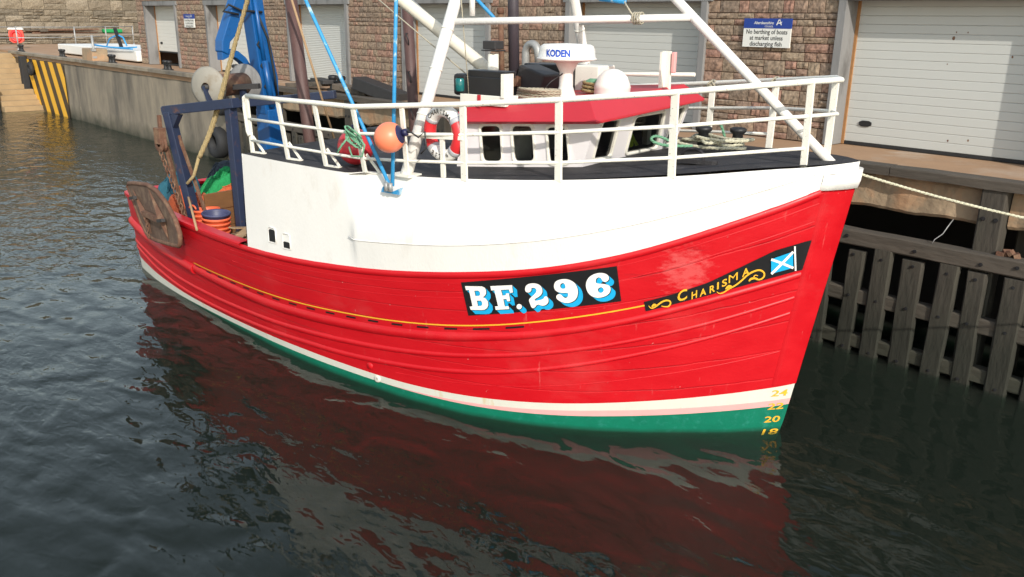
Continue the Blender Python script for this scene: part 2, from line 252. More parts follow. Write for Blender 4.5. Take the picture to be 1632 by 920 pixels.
# ------------------------------------------------------------ mesh helpers
class MB:
    def __init__(self): self.v = []; self.f = []; self.uv = None; self.sm = []
    def add(self, vs, fs, smooth=False):
        o = len(self.v); self.v += [Vector(p) for p in vs]
        for f in fs: self.f.append(tuple(i + o for i in f)); self.sm.append(smooth)
        return self
    def box(self, c, size, rot=None, taper=1.0):
        sx, sy, sz = [k / 2 for k in size]; vs = []
        for z in (-sz, sz):
            t = taper if z > 0 else 1.0
            for x, y in ((-sx, -sy), (sx, -sy), (sx, sy), (-sx, sy)): vs.append(Vector((x * t, y * t, z)))
        if rot is not None: vs = [rot @ p for p in vs]
        c = Vector(c)
        return self.add([p + c for p in vs], [(0, 3, 2, 1), (4, 5, 6, 7), (0, 1, 5, 4), (1, 2, 6, 5), (2, 3, 7, 6), (3, 0, 4, 7)])
    def bar(self, a, b, w, h, up=(0, 0, 1)):
        a = Vector(a); b = Vector(b); d = b - a; L = d.length; d.normalize(); up = Vector(up)
        s = d.cross(up)
        if s.length < 1e-4: s = d.cross(Vector((0, 1, 0)))
        s.normalize(); u = s.cross(d); vs = []
        for q in (a, b):
            for i, j in ((-1, -1), (1, -1), (1, 1), (-1, 1)): vs.append(q + s * (i * w / 2) + u * (j * h / 2))
        return self.add(vs, [(0, 1, 2, 3), (7, 6, 5, 4), (0, 4, 5, 1), (1, 5, 6, 2), (2, 6, 7, 3), (3, 7, 4, 0)])
    def tube(self, pts, r, n=10, closed=False, caps=True):
        pts = [Vector(p) for p in pts]; m = len(pts); rs = r if isinstance(r, (list, tuple)) else [r] * m
        vs = []; prev = None
        for i, p in enumerate(pts):
            if closed: t = pts[(i + 1) % m] - pts[i - 1]
            else: t = pts[min(i + 1, m - 1)] - pts[max(i - 1, 0)]
            t.normalize()
            if prev is None:
                s = t.cross(Vector((0, 0, 1)))
                if s.length < 1e-3: s = t.cross(Vector((0, 1, 0)))
            else: s = prev - t * prev.dot(t)
            s.normalize(); prev = s; u = t.cross(s)
            for k in range(n):
                a = 2 * math.pi * k / n; vs.append(p + (s * math.cos(a) + u * math.sin(a)) * rs[i])
        fs = []
        for i in range(m if closed else m - 1):
            j = (i + 1) % m
            for k in range(n): fs.append((i * n + k, i * n + (k + 1) % n, j * n + (k + 1) % n, j * n + k))
        o = len(self.v); self.add(vs, fs, True)
        if caps and not closed:
            self.f.append(tuple(o + k for k in reversed(range(n)))); self.sm.append(False)
            self.f.append(tuple(o + (m - 1) * n + k for k in range(n))); self.sm.append(False)
        return self
    def lathe(self, prof, c=(0, 0, 0), n=24, M=None, smooth=True, a0=0, a1=2 * math.pi):
        full = abs(a1 - a0 - 2 * math.pi) < 1e-6; cnt = n if full else n + 1; vs = []
        for r, z in prof:
            for k in range(cnt):
                a = a0 + (a1 - a0) * k / n; p = Vector((r * math.cos(a), r * math.sin(a), z))
                vs.append((M @ p if M is not None else p) + Vector(c))
        fs = []
        for i in range(len(prof) - 1):
            for k in range(n):
                k2 = (k + 1) % cnt if full else k + 1
                fs.append((i * cnt + k, i * cnt + k2, (i + 1) * cnt + k2, (i + 1) * cnt + k))
        return self.add(vs, fs, smooth)
    def grid(self, P, nu, nv, smooth=True, uvf=None, flip=False):
        o = len(self.v); self.v += [Vector(P(i, j)) for i in range(nu) for j in range(nv)]
        for i in range(nu - 1):
            for j in range(nv - 1):
                q = (o + i * nv + j, o + (i + 1) * nv + j, o + (i + 1) * nv + j + 1, o + i * nv + j + 1)
                self.f.append(q[::-1] if flip else q); self.sm.append(smooth)
        if uvf:
            if self.uv is None: self.uv = {}
            for i in range(nu):
                for j in range(nv): self.uv[o + i * nv + j] = uvf(i, j)
        return self
    def prism(self, poly, z0, z1, M=None):
        n = len(poly); vs = [Vector((x, y, z0)) for x, y in poly] + [Vector((x, y, z1)) for x, y in poly]
        if M is not None: vs = [M @ p for p in vs]
        fs = [tuple(reversed(range(n))), tuple(range(n, 2 * n))] + [(k, (k + 1) % n, n + (k + 1) % n, n + k) for k in range(n)]
        return self.add(vs, fs)
    def build(self, name, material, parent=None, origin=None, M=None, bevel=0.0):
        me = bpy.data.meshes.new(name); o = Vector(origin) if origin is not None else Vector((0, 0, 0))
        me.from_pydata([tuple(p - o) for p in self.v], [], self.f); me.update()
        me.polygons.foreach_set('use_smooth', self.sm)
        if self.uv:
            ul = me.uv_layers.new(name='UVMap')
            for lp in me.loops: ul.data[lp.index].uv = self.uv.get(lp.vertex_index, (0, 0))
        for mm in (material if isinstance(material, (list, tuple)) else [material]): me.materials.append(MATS[mm])
        ob = bpy.data.objects.new(name, me); col.objects.link(ob)
        if M is not None: ob.matrix_world = M @ Matrix.Translation(o)
        else: ob.location = o
        if parent is not None: ob.parent = parent
        if bevel:
            b = ob.modifiers.new('bevel', 'BEVEL'); b.width = bevel; b.segments = 2; b.limit_method = 'ANGLE'; b.angle_limit = 0.7
        return ob
def tag(o, label=None, cat=None, group=None, kind=None):
    if label: o['label'] = label
    if cat: o['category'] = cat
    if group: o['group'] = group
    if kind: o['kind'] = kind
    return o
def empty(name, loc=(0, 0, 0), M=None):
    o = bpy.data.objects.new(name, None); col.objects.link(o); o.empty_display_size = 0.2
    if M is not None: o.matrix_world = M
    else: o.location = loc
    return o
def text_mesh(txt, bold=0.0):
    cu = bpy.data.curves.new('txt', 'FONT'); cu.body = txt; cu.size = 1.0; cu.offset = bold; cu.resolution_u = 3; cu.fill_mode = 'FRONT'
    ob = bpy.data.objects.new('txt', cu); me = bpy.data.meshes.new_from_object(ob)
    vs = [(v.co.x, v.co.y) for v in me.vertices]; fs = [tuple(p.vertices) for p in me.polygons]
    bpy.data.objects.remove(ob); bpy.data.curves.remove(cu); bpy.data.meshes.remove(me)
    if not vs: return [], []
    xs = [p[0] for p in vs]; ys = [p[1] for p in vs]
    return vs, fs, (min(xs), max(xs), min(ys), max(ys))
def poly_mesh(loops):
    cu = bpy.data.curves.new('ply', 'CURVE'); cu.dimensions = '2D'; cu.fill_mode = 'FRONT'
    for lp in loops:
        sp = cu.splines.new('POLY'); sp.points.add(len(lp) - 1); sp.use_cyclic_u = True
        for i, (x, y) in enumerate(lp): sp.points[i].co = (x, y, 0, 1)
    ob = bpy.data.objects.new('ply', cu); me = bpy.data.meshes.new_from_object(ob)
    vs = [(v.co.x, v.co.y) for v in me.vertices]; fs = [tuple(p.vertices) for p in me.polygons]
    bpy.data.objects.remove(ob); bpy.data.curves.remove(cu); bpy.data.meshes.remove(me)
    return vs, fs
def homography(src, dst):
    A = []; b = []
    for (x, y), (u, v) in zip(src, dst):
        A.append([x, y, 1, 0, 0, 0, -u * x, -u * y]); b.append(u); A.append([0, 0, 0, x, y, 1, -v * x, -v * y]); b.append(v)
    h = np.linalg.solve(np.array(A, float), np.array(b, float))
    def f(x, y):
        w = h[6] * x + h[7] * y + 1; return ((h[0] * x + h[1] * y + h[2]) / w, (h[3] * x + h[4] * y + h[5]) / w)
    return f
def chaikin(p, it=2):
    for _ in range(it):
        q = []
        for i in range(len(p)):
            a = p[i]; b = p[(i + 1) % len(p)]
            q.append((a[0] * .75 + b[0] * .25, a[1] * .75 + b[1] * .25)); q.append((a[0] * .25 + b[0] * .75, a[1] * .25 + b[1] * .75))
        p = q
    return p
def interp(x, xs, ys): return float(np.interp(x, xs, ys))
def catenary(a, b, sag, n=16):
    a = Vector(a); b = Vector(b); return [a.lerp(b, i / n) - Vector((0, 0, 4 * sag * (i / n) * (1 - i / n))) for i in range(n + 1)]
def rope_tube(mb, pts, r, twist=3, n=6):
    # laid rope: three strands wound round the path
    pts = [Vector(p) for p in pts]
    if len(pts) < 20:
        for _ in range(3):
            q0 = [pts[0]]
            for a_, b_ in zip(pts[:-1], pts[1:]): q0 += [a_.lerp(b_, .25), a_.lerp(b_, .75)]
            pts = q0 + [pts[-1]]
    L = [0]
    for i in range(1, len(pts)): L.append(L[-1] + (pts[i] - pts[i - 1]).length)
    tot = L[-1]; cnt = max(8, int(tot / (r * 1.6)))
    def at(s):
        k = min(len(pts) - 2, max(0, int(np.searchsorted(L, s)) - 1)); t = (s - L[k]) / max(1e-6, L[k + 1] - L[k]); return pts[k].lerp(pts[k + 1], t)
    P = [at(tot * i / cnt) for i in range(cnt + 1)]
    for st in range(twist):
        q = []
        for i, p in enumerate(P):
            t = (P[min(i + 1, cnt)] - P[max(i - 1, 0)]).normalized(); s = t.cross(Vector((0.13, 0.2, 1))).normalized(); u = s.cross(t)
            a = 2 * math.pi * (st / twist + i * 1.6 * r / (9 * r)); q.append(p + (s * math.cos(a) + u * math.sin(a)) * r * 0.5)
        mb.tube(q, r * 0.58, n)

# ------------------------------------------------------------ setting: water, bed, quay
w = MB(); w.box((-40, -22, -1.5), (200, 80, 3.0)); tag(w.build('water', 'water'), kind='structure')
w = MB(); w.box((-40, -20, -3.1), (260, 140, 0.3)); tag(w.build('harbour_bed', 'under_dark'), kind='structure')
QT = 3.20
q = MB(); q.box((-64.3, 37.3, 3.04), (152.0, 45.8, 0.3)); quay = tag(q.build('quay', 'apron'), kind='structure')
for i in range(15):      # timber / stone coping lengths along the quay edge
    x0 = -62 + i * 4.0; x1 = x0 + 3.985
    if x0 > 9: break
    near = x0 > -31
    m = MB(); y0 = 13.93 if near else 14.28
    xs = np.linspace(x0, x1, 9)
    def P(i_, j_, xs=xs, y0=y0, sd=i):
        x = xs[i_]; k = [(0, 3.075), (0, 3.205), (0.012, 3.222), (0.30, 3.226), (0.31, 3.20)][j_]
        n_ = mnoise.noise((x * 2.3, j_ * 3.1, sd)) * 0.012
        return (x, y0 + k[0] + n_, k[1] + n_ * 0.9 - (0.012 * abs(mnoise.noise((x * 5, sd, 1))) if j_ == 0 else 0))
    m.grid(P, 9, 5, smooth=False)
    for e_ in (0, 8): m.add([P(e_, j) for j in range(5)], [(0, 1, 2, 3, 4) if e_ == 0 else (4, 3, 2, 1, 0)])
    m.build('coping_beam', 'timber_h' if near else 'concrete', quay)
# concrete face of the far part of the quay
qw = empty('quay_wall', (-46, 14.45, 0)); tag(qw, 'stained concrete quay wall with yellow and black striped end', 'wall')
for a, b in ((-62.2, -49.55), (-49.50, -39.0), (-38.98, -30.6)):
    m = MB(); xs = np.linspace(a, b, 26)
    m.grid(lambda i, j: (xs[i] + 46, 0.035 * mnoise.noise((xs[i] * .7, j * .8, 3)) + (0.0 if j < 7 else .01), [-3, -.4, .2, .7, 1.3, 1.9, 2.5, 2.92, 3.07][j]), 26, 9)
    m.add([(a + 46, 0, -3), (a + 46, 0, 3.07), (a + 46, 1.5, 3.07), (a + 46, 1.5, -3), (b + 46, 0, -3), (b + 46, 0, 3.07), (b + 46, 1.5, 3.07), (b + 46, 1.5, -3)], [(3, 2, 1, 0), (4, 5, 6, 7), (1, 2, 6, 5)])
    m.build('wall_panel', 'concrete', qw)
def clip(poly, f):
    out = []
    for i in range(len(poly)):
        a = poly[i]; b = poly[(i + 1) % len(poly)]; fa, fb = f(a), f(b)
        if fa >= 0: out.append(a)
        if (fa >= 0) != (fb >= 0): t = fa / (fa - fb); out.append((a[0] + (b[0] - a[0]) * t, a[1] + (b[1] - a[1]) * t))
    return out
def striped(poly):
    poly = clip(poly, lambda p: -51.35 - p[0]); poly = clip(poly, lambda p: p[0] + 61.6) if poly else poly
    poly = clip(poly, lambda p: 2.86 - p[1]) if poly else poly
    return clip(poly, lambda p: p[1] - (2.92 + (p[0] + 61.5) * -0.553)) if poly else poly
pz = striped([(-62, -0.6), (-51, -0.6), (-51, 3), (-62, 3)])
m = MB(); m.add([(x + 46, -0.075, z) for x, z in pz], [tuple(range(len(pz)))]); m.build('black_backing', 'black_paint', qw)
for i in range(-3, 10):
    t = -61.9 + 1.55 * i; pz = striped([(t, 2.95), (t + .80, 2.95), (t + 2.7, -0.5), (t + 1.90, -0.5)])
    if len(pz) > 2: m = MB(); m.add([(x + 46, -0.081, z) for x, z in pz], [tuple(range(len(pz)))]); m.build('yellow_stripe', 'yellow_paint', qw)
m = MB(); m.box((-58.6, 14.2, 0.9), (0.5, 0.36, 4.2)); tag(m.build('fender_post', 'rubber', origin=(-58.6, 14.2, -1), bevel=0.04), 'tall black rubber fender post in front of the striped wall', 'fender')
m = MB(); m.lathe([(0.16, -.12), (.36, -.12), (.42, 0), (.36, .12), (.16, .12), (.16, -.12)], n=20, M=Matrix.Rotation(math.pi / 2, 3, 'X'), c=(-57.2, 14.22, 2.35))
tag(m.build('tyre', 'rubber', origin=(-57.2, 14.22, 1.93)), 'small black tyre hung high on the striped quay wall', 'tyre', 'tyres hung on the quay')
# stairs down to the water
st = empty('stone_stairs', (-59, 13.4, 0)); tag(st, 'pale stone steps running down into the water beside striped wall', 'stairs')
NS = 12
for i in range(NS):
    z1 = 3.08 - i * 0.28; x0 = -61.9 + i * 0.5
    m = MB(); m.box((x0 + .25 + 59, 0, (z1 - 3) / 2), (0.515, 2.08, z1 + 3)); m.build('step', 'stair_stone', st, bevel=0.015)
m = MB(); m.box((-9.5, -1.2, 0.02), (13.2, 4.6, 6.1)); m.build('landing', 'stair_stone', st)
m = MB(); m.box((-57.2, 12.1, 0.0), (0.45, 0.4, 3.0)); tag(m.build('fender_post', 'rubber', origin=(-57.2, 12.1, -1), bevel=0.04), 'black fender post at the foot of the stone steps', 'fender')

# stone prototypes (shared mesh data)
def stone_proto(k):
    rnd = random.Random(k); m = MB(); nx, nz = 5, 4
    def P(i, j):
        x = -.5 + i / (nx - 1); z = -.5 + j / (nz - 1); ed = (i in (0, nx - 1)) or (j in (0, nz - 1))
        return (x + (0 if ed else rnd.uniform(-.05, .05)), (-.36 if ed else -.5 + rnd.uniform(-.12, .10)), z + (0 if ed else rnd.uniform(-.05, .05)))
    pts = [[P(i, j) for j in range(nz)] for i in range(nx)]
    m.grid(lambda i, j: pts[i][j], nx, nz, smooth=False)
    m.add([(-.5, -.36, -.5), (.5, -.36, -.5), (.5, -.36, .5), (-.5, -.36, .5), (-.5, .5, -.5), (.5, .5, -.5), (.5, .5, .5), (-.5, .5, .5)], [(0, 4, 5, 1), (1, 5, 6, 2), (2, 6, 7, 3), (3, 7, 4, 0)])
    return m
SP = []
for k in range(8):
    o = stone_proto(k).build('stone_proto', 'granite'); SP.append(o.data); bpy.data.objects.remove(o)
SP2 = []
for k in range(5):
    o = stone_proto(20 + k).build('stone_proto', 'old_stone'); SP2.append(o.data); bpy.data.objects.remove(o)
def courses(x0, x1, z0, z1, rnd, hs, ws, gap=0.018):
    out = []; z = z0
    while z < z1 - 0.04:
        h = min(rnd.choice(hs), z1 - z)
        if z1 - (z + h) < 0.08: h = z1 - z
        x = x0
        while x < x1 - 0.01:
            wd = rnd.uniform(*ws)
            if x1 - (x + wd) < 0.16: wd = x1 - x
            if h > 0.24 and rnd.random() < 0.3:
                hh = h * rnd.uniform(.42, .58); out.append((x + wd / 2, z + hh / 2, wd - gap, hh - gap)); out.append((x + wd / 2, z + (h + hh) / 2, wd - gap, h - hh - gap))
            else: out.append((x + wd / 2, z + h / 2, wd - gap, h - gap))
            x += wd
        z += h
    return out
# ------------------------------------------------------------ fish market building
WY = 15.78
bld = empty('market_building', (-20, WY, QT)); tag(bld, 'long market building of brown and pink rough stone with white roller doors', 'building')
def bl(x, y, z): return (x + 20, y - WY, z - QT)
DO = [(-42.5, -38.92), (-35.8, -31.9), (-28.95, -25.05), (-21.95, -18.05), (-15.12, -11.12), (-8.1, -4.1), (-1.1, 2.9)]
DT_ = 5.85; XL, XR = -43.62, 4.6
piers = []; px_ = XL
for a, b in DO: piers.append((px_, a)); px_ = b
piers.append((px_, XR))
rnd = random.Random(5); stones = []
for a, b in piers: stones += courses(a, b, QT + .005, DT_ + .2, rnd, [.12, .17, .2, .24, .28], (.22, .52))
top = courses(XL, XR, DT_ + .205, 6.62, rnd, [.2, .25, .3], (.3, .62))
cpos = Vector((0, 0, 5.4))
stones.sort(key=lambda s: (Vector((s[0], WY, s[1])) - cpos).length if s[0] < -3.9 else 999)
for k, (x, z, sw, sh) in enumerate(stones[:300]):
    o = bpy.data.objects.new('stone', SP[k % 8]); col.objects.link(o); o.parent = bld
    o.location = bl(x, WY + .04, z); o.scale = (sw, 0.10, sh)
m = MB()
for k, (x, z, sw, sh) in enumerate(stones[300:] + top):
    pr = SP[k % 8]; o0 = len(m.v); c = Vector(bl(x, WY + .04, z))
    m.v += [Vector((v.co.x * sw, v.co.y * .10, v.co.z * sh)) + c for v in pr.vertices]
    for p in pr.polygons: m.f.append(tuple(i + o0 for i in p.vertices)); m.sm.append(False)
tag(m.build('stonework', 'granite', bld), kind='stuff')
m = MB()          # mortar backing wall: piers, band over the doors, ends, back and roof
for a, b in piers: m.box(bl((a + b) / 2, WY + .26, (QT + DT_) / 2 + .1), (b - a - .02, .42, DT_ - QT + .2))
m.box(bl((XL + XR) / 2, WY + .27, 6.345), (XR - XL - .02, .42, .56))
m.box(bl(XL + .2, 20, 4.91), (.4, 8, 3.42)); m.box(bl(XR - .2, 20, 4.91), (.4, 8, 3.42)); m.box(bl((XL + XR) / 2, 24, 4.91), (XR - XL, .4, 3.42))
m.build('wall', 'mortar', bld)
m = MB(); m.box(bl((XL + XR) / 2, 19.9, 6.74), (XR - XL + .5, 8.8, .22)); m.build('roof', 'grey_frame', bld)
for n_, (a, b) in enumerate(DO):
    m = MB(); m.box(bl((a + b) / 2, WY + .16, DT_ + .095), (b - a + .3, .46, .19)); m.build('lintel', 'grey_frame', bld, bevel=.01)
    for sx, x in ((1, a), (-1, b)):
        m = MB(); m.box(bl(x + sx * .02, WY + .18, (QT + DT_) / 2), (.16, .50, DT_ - QT)); m.build('door_jamb', 'grey_frame', bld, bevel=.01)
        m = MB(); m.box(bl(x + sx * .125, WY + .40, (QT + DT_) / 2), (.05, .05, DT_ - QT)); m.build('rust_trim', 'rust_trim', bld)
    dz0 = 3.83 if n_ == 0 else QT + .06; dd = empty('roller_door'); dd.parent = bld; dd.location = bl((a + b) / 2, WY + .43, dz0)
    dw = b - a - .22; H = DT_ - dz0 + .05; matn = 'door_cream' if n_ in (0, 1) else 'door_white'
    if n_ == 0: dd['label'] = 'cream roller door left half open over a dark gap'
    if n_ == 2:       # fine corrugated shutter
        m = MB(); ns = 44
        m.grid(lambda i, j: ((-.5 + i) * dw, (0.0, -.010)[j % 2], H * j / (2 * ns)), 2, 2 * ns + 1, smooth=False); m.build('shutter_slats', 'door_white', dd)
    else:
        nP = max(4, round(H / .156)); ph = H / nP; proto = None
        for k in range(nP):
            if proto is None:
                m = MB(); hw = dw / 2; pr = [(-.012, 0.001), (-.016, 0.004), (-.0195, .010), (-.0195, ph - .010), (-.016, ph - .004), (-.012, ph - .001)]
                m.grid(lambda i, j: ((-hw, hw)[i], pr[j][0], pr[j][1]), 2, 6, smooth=False); o = m.build('door_panel', matn, dd); proto = o.data
            else:
                o = bpy.data.objects.new('door_panel', proto); col.objects.link(o); o.parent = dd
            o.location = (0, 0, k * ph)
        m = MB(); m.box((0, .04, H / 2), (dw, .03, H)); m.build('door_back', matn, dd)
    m = MB(); m.box((0, .0, -.03), (dw, .06, .058)); m.build('bottom_seal', 'rubber', dd)
    if n_ in (0, 4, 5):
        m = MB(); m.prism(chaikin([(-.12, -.055), (.12, -.055), (.12, .055), (-.12, .055)], 1), -.012, .012, Matrix.Translation((-dw / 2 + .42, -.03, .36)) @ Matrix.Rotation(math.pi / 2, 4, 'X'))
        m.build('door_handle', 'iron_black', dd)
for k, (x_, z_, r_) in enumerate([(-6.2, 5.22, .032), (-6.17, 5.32, .014), (-5.98, 5.32, .014), (-5.21, 4.94, .02), (-6.24, 4.78, .012), (-6.02, 3.46, .02), (-5.68, 3.50, .02)]):
    m = MB(); pr_ = [(r_ * (.7 + .5 * abs(mnoise.noise((q_ * 1.1, k, 3)))) * math.cos(q_ * .785), r_ * (1.1 + .5 * mnoise.noise((q_, k, 7))) * math.sin(q_ * .785)) for q_ in range(8)]
    m.add([bl(x_ + p_[0], WY + .408, z_ + p_[1]) for p_ in pr_], [tuple(range(8))]); m.build('rust_spot', 'rust', bld)
m = MB()          # dark room behind the half open door
m.box(bl(-40.7, 19.0, QT + .02), (3.6, 5.5, .04)); m.build('room_floor', 'under_dark', bld)
m = MB(); m.box(bl(-41.3, 17.2, 3.62), (.9, .8, .12)); m.box(bl(-40.2, 17.6, 3.5), (1.2, .7, .5)); m.build('stacked_pallets', 'wood_pale', bld)
def plane_text(mb, txt, x0, z0, h, width=None, bold=0.0, y=0.0, slant=0.0):
    vs, fs, bb = text_mesh(txt, bold); s = h / 0.70; sx = s
    if width: sx = width / (bb[1] - bb[0])
    mb.add([(x0 + (x - bb[0]) * sx + yy * s * slant, y, z0 + yy * s) for x, yy in vs], fs)
def make_sign(loc, label):
    s = empty('notice_sign', loc)
    tag(s, label, 'sign', 'berthing notice signs')
    m = MB(); m.box((0, 0, -.095), (1.06, .03, .36)); m.build('white_panel', 'sign_white', s)
    m = MB(); m.box((0, -.002, .18), (1.06, .034, .19)); m.build('blue_panel', 'sign_blue', s)
    m = MB(); plane_text(m, 'No berthing of boats', -.46, -.02, .085, .92, .012, -.0175); plane_text(m, 'at market unless', -.37, -.135, .085, .74, .012, -.0175); plane_text(m, 'discharging fish', -.36, -.25, .085, .72, .012, -.0175)
    m.build('black_lettering', 'black_paint', s)
    m = MB(); plane_text(m, 'Aberdeenshire', -.30, .165, .055, .44, .012, -.0215, .2); plane_text(m, 'COUNCIL', -.05, .105, .035, .19, .004, -.0215)
    m.add([(.20, -.0215, .15), (.225, -.0215, .15), (.255, -.0215, .235), (.275, -.0215, .235), (.30, -.0215, .15), (.325, -.0215, .15), (.28, -.0215, .255), (.245, -.0215, .255)], [(0, 1, 2, 7), (2, 3, 6, 7), (3, 4, 5, 6)])
    m.add([(.225, -.0216, .178), (.30, -.0216, .178), (.33, -.0216, .215), (.235, -.0216, .193)], [(0, 1, 2, 3)])
    m.build('white_lettering', 'sign_white', s)
make_sign((-9.6, WY - .06, 5.245), 'blue and white berthing notice on the stone pier beside the big right-hand door')
make_sign((-37.45, WY - .06, 5.225), 'distant blue and white notice between the half open door and the next')

# ------------------------------------------------------------ open timber front of the near quay
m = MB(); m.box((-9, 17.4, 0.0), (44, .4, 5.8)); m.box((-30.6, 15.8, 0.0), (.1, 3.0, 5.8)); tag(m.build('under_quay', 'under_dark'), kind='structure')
tf = empty('timber_fender', (-5, 13.95, 0)); tag(tf, 'weathered grey timber fender grid bolted along the quay front', 'fender')
def tl(x, y, z): return (x + 5, y - 13.95, z)
def timber(name, c, size, matn, seed, amp=.012, axis=0):
    m = MB(); L = size[axis]; nseg = max(3, int(L / .25)); o = [(-1, -1), (1, -1), (1, 1), (-1, 1)]; oth = [i for i in (0, 1, 2) if i != axis]
    bev = .022; prof = []; lean = random.uniform(-.022, .022) if L < 3 else 0
    hx, hy = size[oth[0]] / 2, size[oth[1]] / 2
    for sx, sy in o:
        if sx * sy > 0: prof += [(sx * hx, sy * (hy - bev)), (sx * (hx - bev), sy * hy)]
        else: prof += [(sx * (hx - bev), sy * hy), (sx * hx, sy * (hy - bev))]
    rows = []
    for i in range(nseg + 1):
        t = -L / 2 + L * i / nseg; row = []
        for k, (p, q_) in enumerate(prof):
            n1 = mnoise.noise((t * 1.7, k * .9, seed)) * amp + mnoise.noise((t * 6, k * 2.1, seed)) * amp * .4
            v = [0, 0, 0]; v[axis] = t; v[oth[0]] = p + n1 + (lean * t if axis == 2 else 0); v[oth[1]] = q_ + mnoise.noise((t * 1.5, k, seed + 9)) * amp; row.append(Vector(v) + Vector(c))
        rows.append(row)
    m.grid(lambda i, j: rows[i][j % 8], nseg + 1, 9, smooth=False)
    m.add(rows[0], [tuple(reversed(range(8)))]); m.add(rows[-1], [tuple(range(8))])
    return m.build(name, matn, tf)
def bolt(parent, p, r=.03):
    m = MB(); M = Matrix.Rotation(math.pi / 2, 3, 'X')
    m.lathe([(0, .016), (r * .55, .016), (r * .55, .004), (r, .004), (r, -.01), (0, -.01)], c=p, n=10, M=M, smooth=False); return m.build('bolt', 'iron_black', parent)
x = -30.3; k = 0
while x < 6:
    L = 3.35; hb_ = timber('top_beam', tl(x + L / 2, 13.93, 1.98), (L - .015, .28, .26), 'timber_h', k, .012)
    for bx in (.35, 1.5, 2.5, 3.0): bolt(tf, tl(x + bx, 13.775, 1.98 + .03 * math.sin(bx * 7)))
    timber('middle_beam', tl(x + L / 2, 13.925, .97), (L - .015, .2, .25), 'timber_h', k + 40, .014)
    timber('bottom_beam', tl(x + L / 2, 13.925, .17), (L - .015, .2, .24), 'timber_h', k + 80, .014)
    x += L; k += 1
x = -30.0; k = 0
while x < 5.5:
    xx = x + .03 * math.sin(k * 2.3); timber('upright_post', tl(xx, 13.855 + .012 * math.sin(k * 3.1), .62 + .03 * math.sin(k * 2.9)), (.305 + .03 * math.sin(k * 1.7), .13, 2.40 + .06 * math.sin(k * 2.9)), 'timber_v', 200 + k, .016, axis=2)
    for bz in (1.70, .98, .05): bolt(tf, tl(xx + .02 * math.sin(k * 5 + bz), 13.78, bz), .026)
    x += .503; k += 1
for k, xx in enumerate((-4.4, -8.9, -13.4, -17.9, -22.4, -26.9, .1, 4.6)):
    timber('pile', tl(xx, 14.12, 1.2), (.36, .32, 3.72), 'timber_v', 300 + k, .012, axis=2)
    for sx in (-.09, .09): bolt(tf, tl(xx + sx, 13.95, 2.62), .034)
    timber('raking_pile', tl(xx + .30, 15.0, .9), (.3, .3, 3.9), 'timber_v', 330 + k, .012, axis=2)
for k, (a, b) in enumerate([(-30.5, -27.1), (-26.7, -22.6), (-22.2, -18.1), (-17.7, -13.6), (-13.2, -9.1), (-8.7, -4.6), (-4.2, -.1), (.3, 4.4)]):
    m = MB(); n_ = 34; xs = np.linspace(a, b, n_)
    def P(i, j, k=k, xs=xs):
        x = xs[i]; lo = 2.46 + .10 * mnoise.noise((x * .9, k, 2)) + .035 * mnoise.noise((x * 4, k, 5))
        y = [14.62, 14.20, 14.16, 14.15, 14.17, 14.20, 14.62][j]; z = [lo + .02, lo, lo + .05, 2.75, 3.0, 3.07, 3.075][j]
        if 0 < j < 6: y += .05 * mnoise.noise((x * 2.2, z * 2.2, 7)) + .02 * mnoise.noise((x * 7, z * 7, 1)) - (.05 if j == 4 else 0) * max(0, mnoise.noise((x * 1.3, 3, 3)))
        return tl(x, y, z)
    m.grid(P, n_, 7, smooth=False)
    for e_ in (0, n_ - 1): m.add([P(e_, j) for j in range(7)], [tuple(range(7))])
    m.build('concrete_beam', 'concrete_rough', tf)
m = MB(); m.tube([(-4.97, 14.12, 2.50), (-4.99, 14.0, 2.40), (-5.03, 13.95, 2.28), (-5.12, 13.9, 2.18), (-5.14, 13.88, 2.115)], .008, 6)
tag(m.build('loose_wire', 'galv', origin=(-5.14, 13.88, 2.1)), 'thin loose wire hanging below the concrete beam right of the bow', 'wire')
m = MB()
for k in range(4): m.box((-4.15 + .07 * k, 13.93 + .03 * (k % 2), 2.14 + .02 * (k % 3)), (.11, .08, .06 + .03 * (k % 2)), Matrix.Rotation(k * .7, 3, 'Z') @ Matrix.Rotation(k * .4, 3, 'X'))
tag(m.build('rusty_bracket', 'rust', origin=(-4.05, 13.95, 2.11)), 'lump of rusty iron at the foot of the quay post', 'scrap')
# tyres hung behind the boat's stern
def tyre(c, R, wd, label):
    m = MB(); M = Matrix.Rotation(math.pi / 2, 3, 'X')
    m.lathe([(R * .50, -wd * .42), (R * .60, -wd / 2), (R * .88, -wd / 2), (R, -wd * .3), (R * 1.01, 0), (R, wd * .3), (R * .88, wd / 2), (R * .60, wd / 2), (R * .50, wd * .42), (R * .46, 0), (R * .50, -wd * .42)], c=c, n=32, M=M)
    o = m.build('tyre', 'rubber', origin=(c[0], c[1], c[2] - R)); tag(o, label, 'tyre', 'tyres hung on the quay')
tyre((-32.1, 14.15, .76), .60, .45, 'large black tyre low on the quay behind the stern gallows')
tyre((-31.6, 14.2, 2.25), .42, .35, 'black tyre just above the large tyre behind the stern')
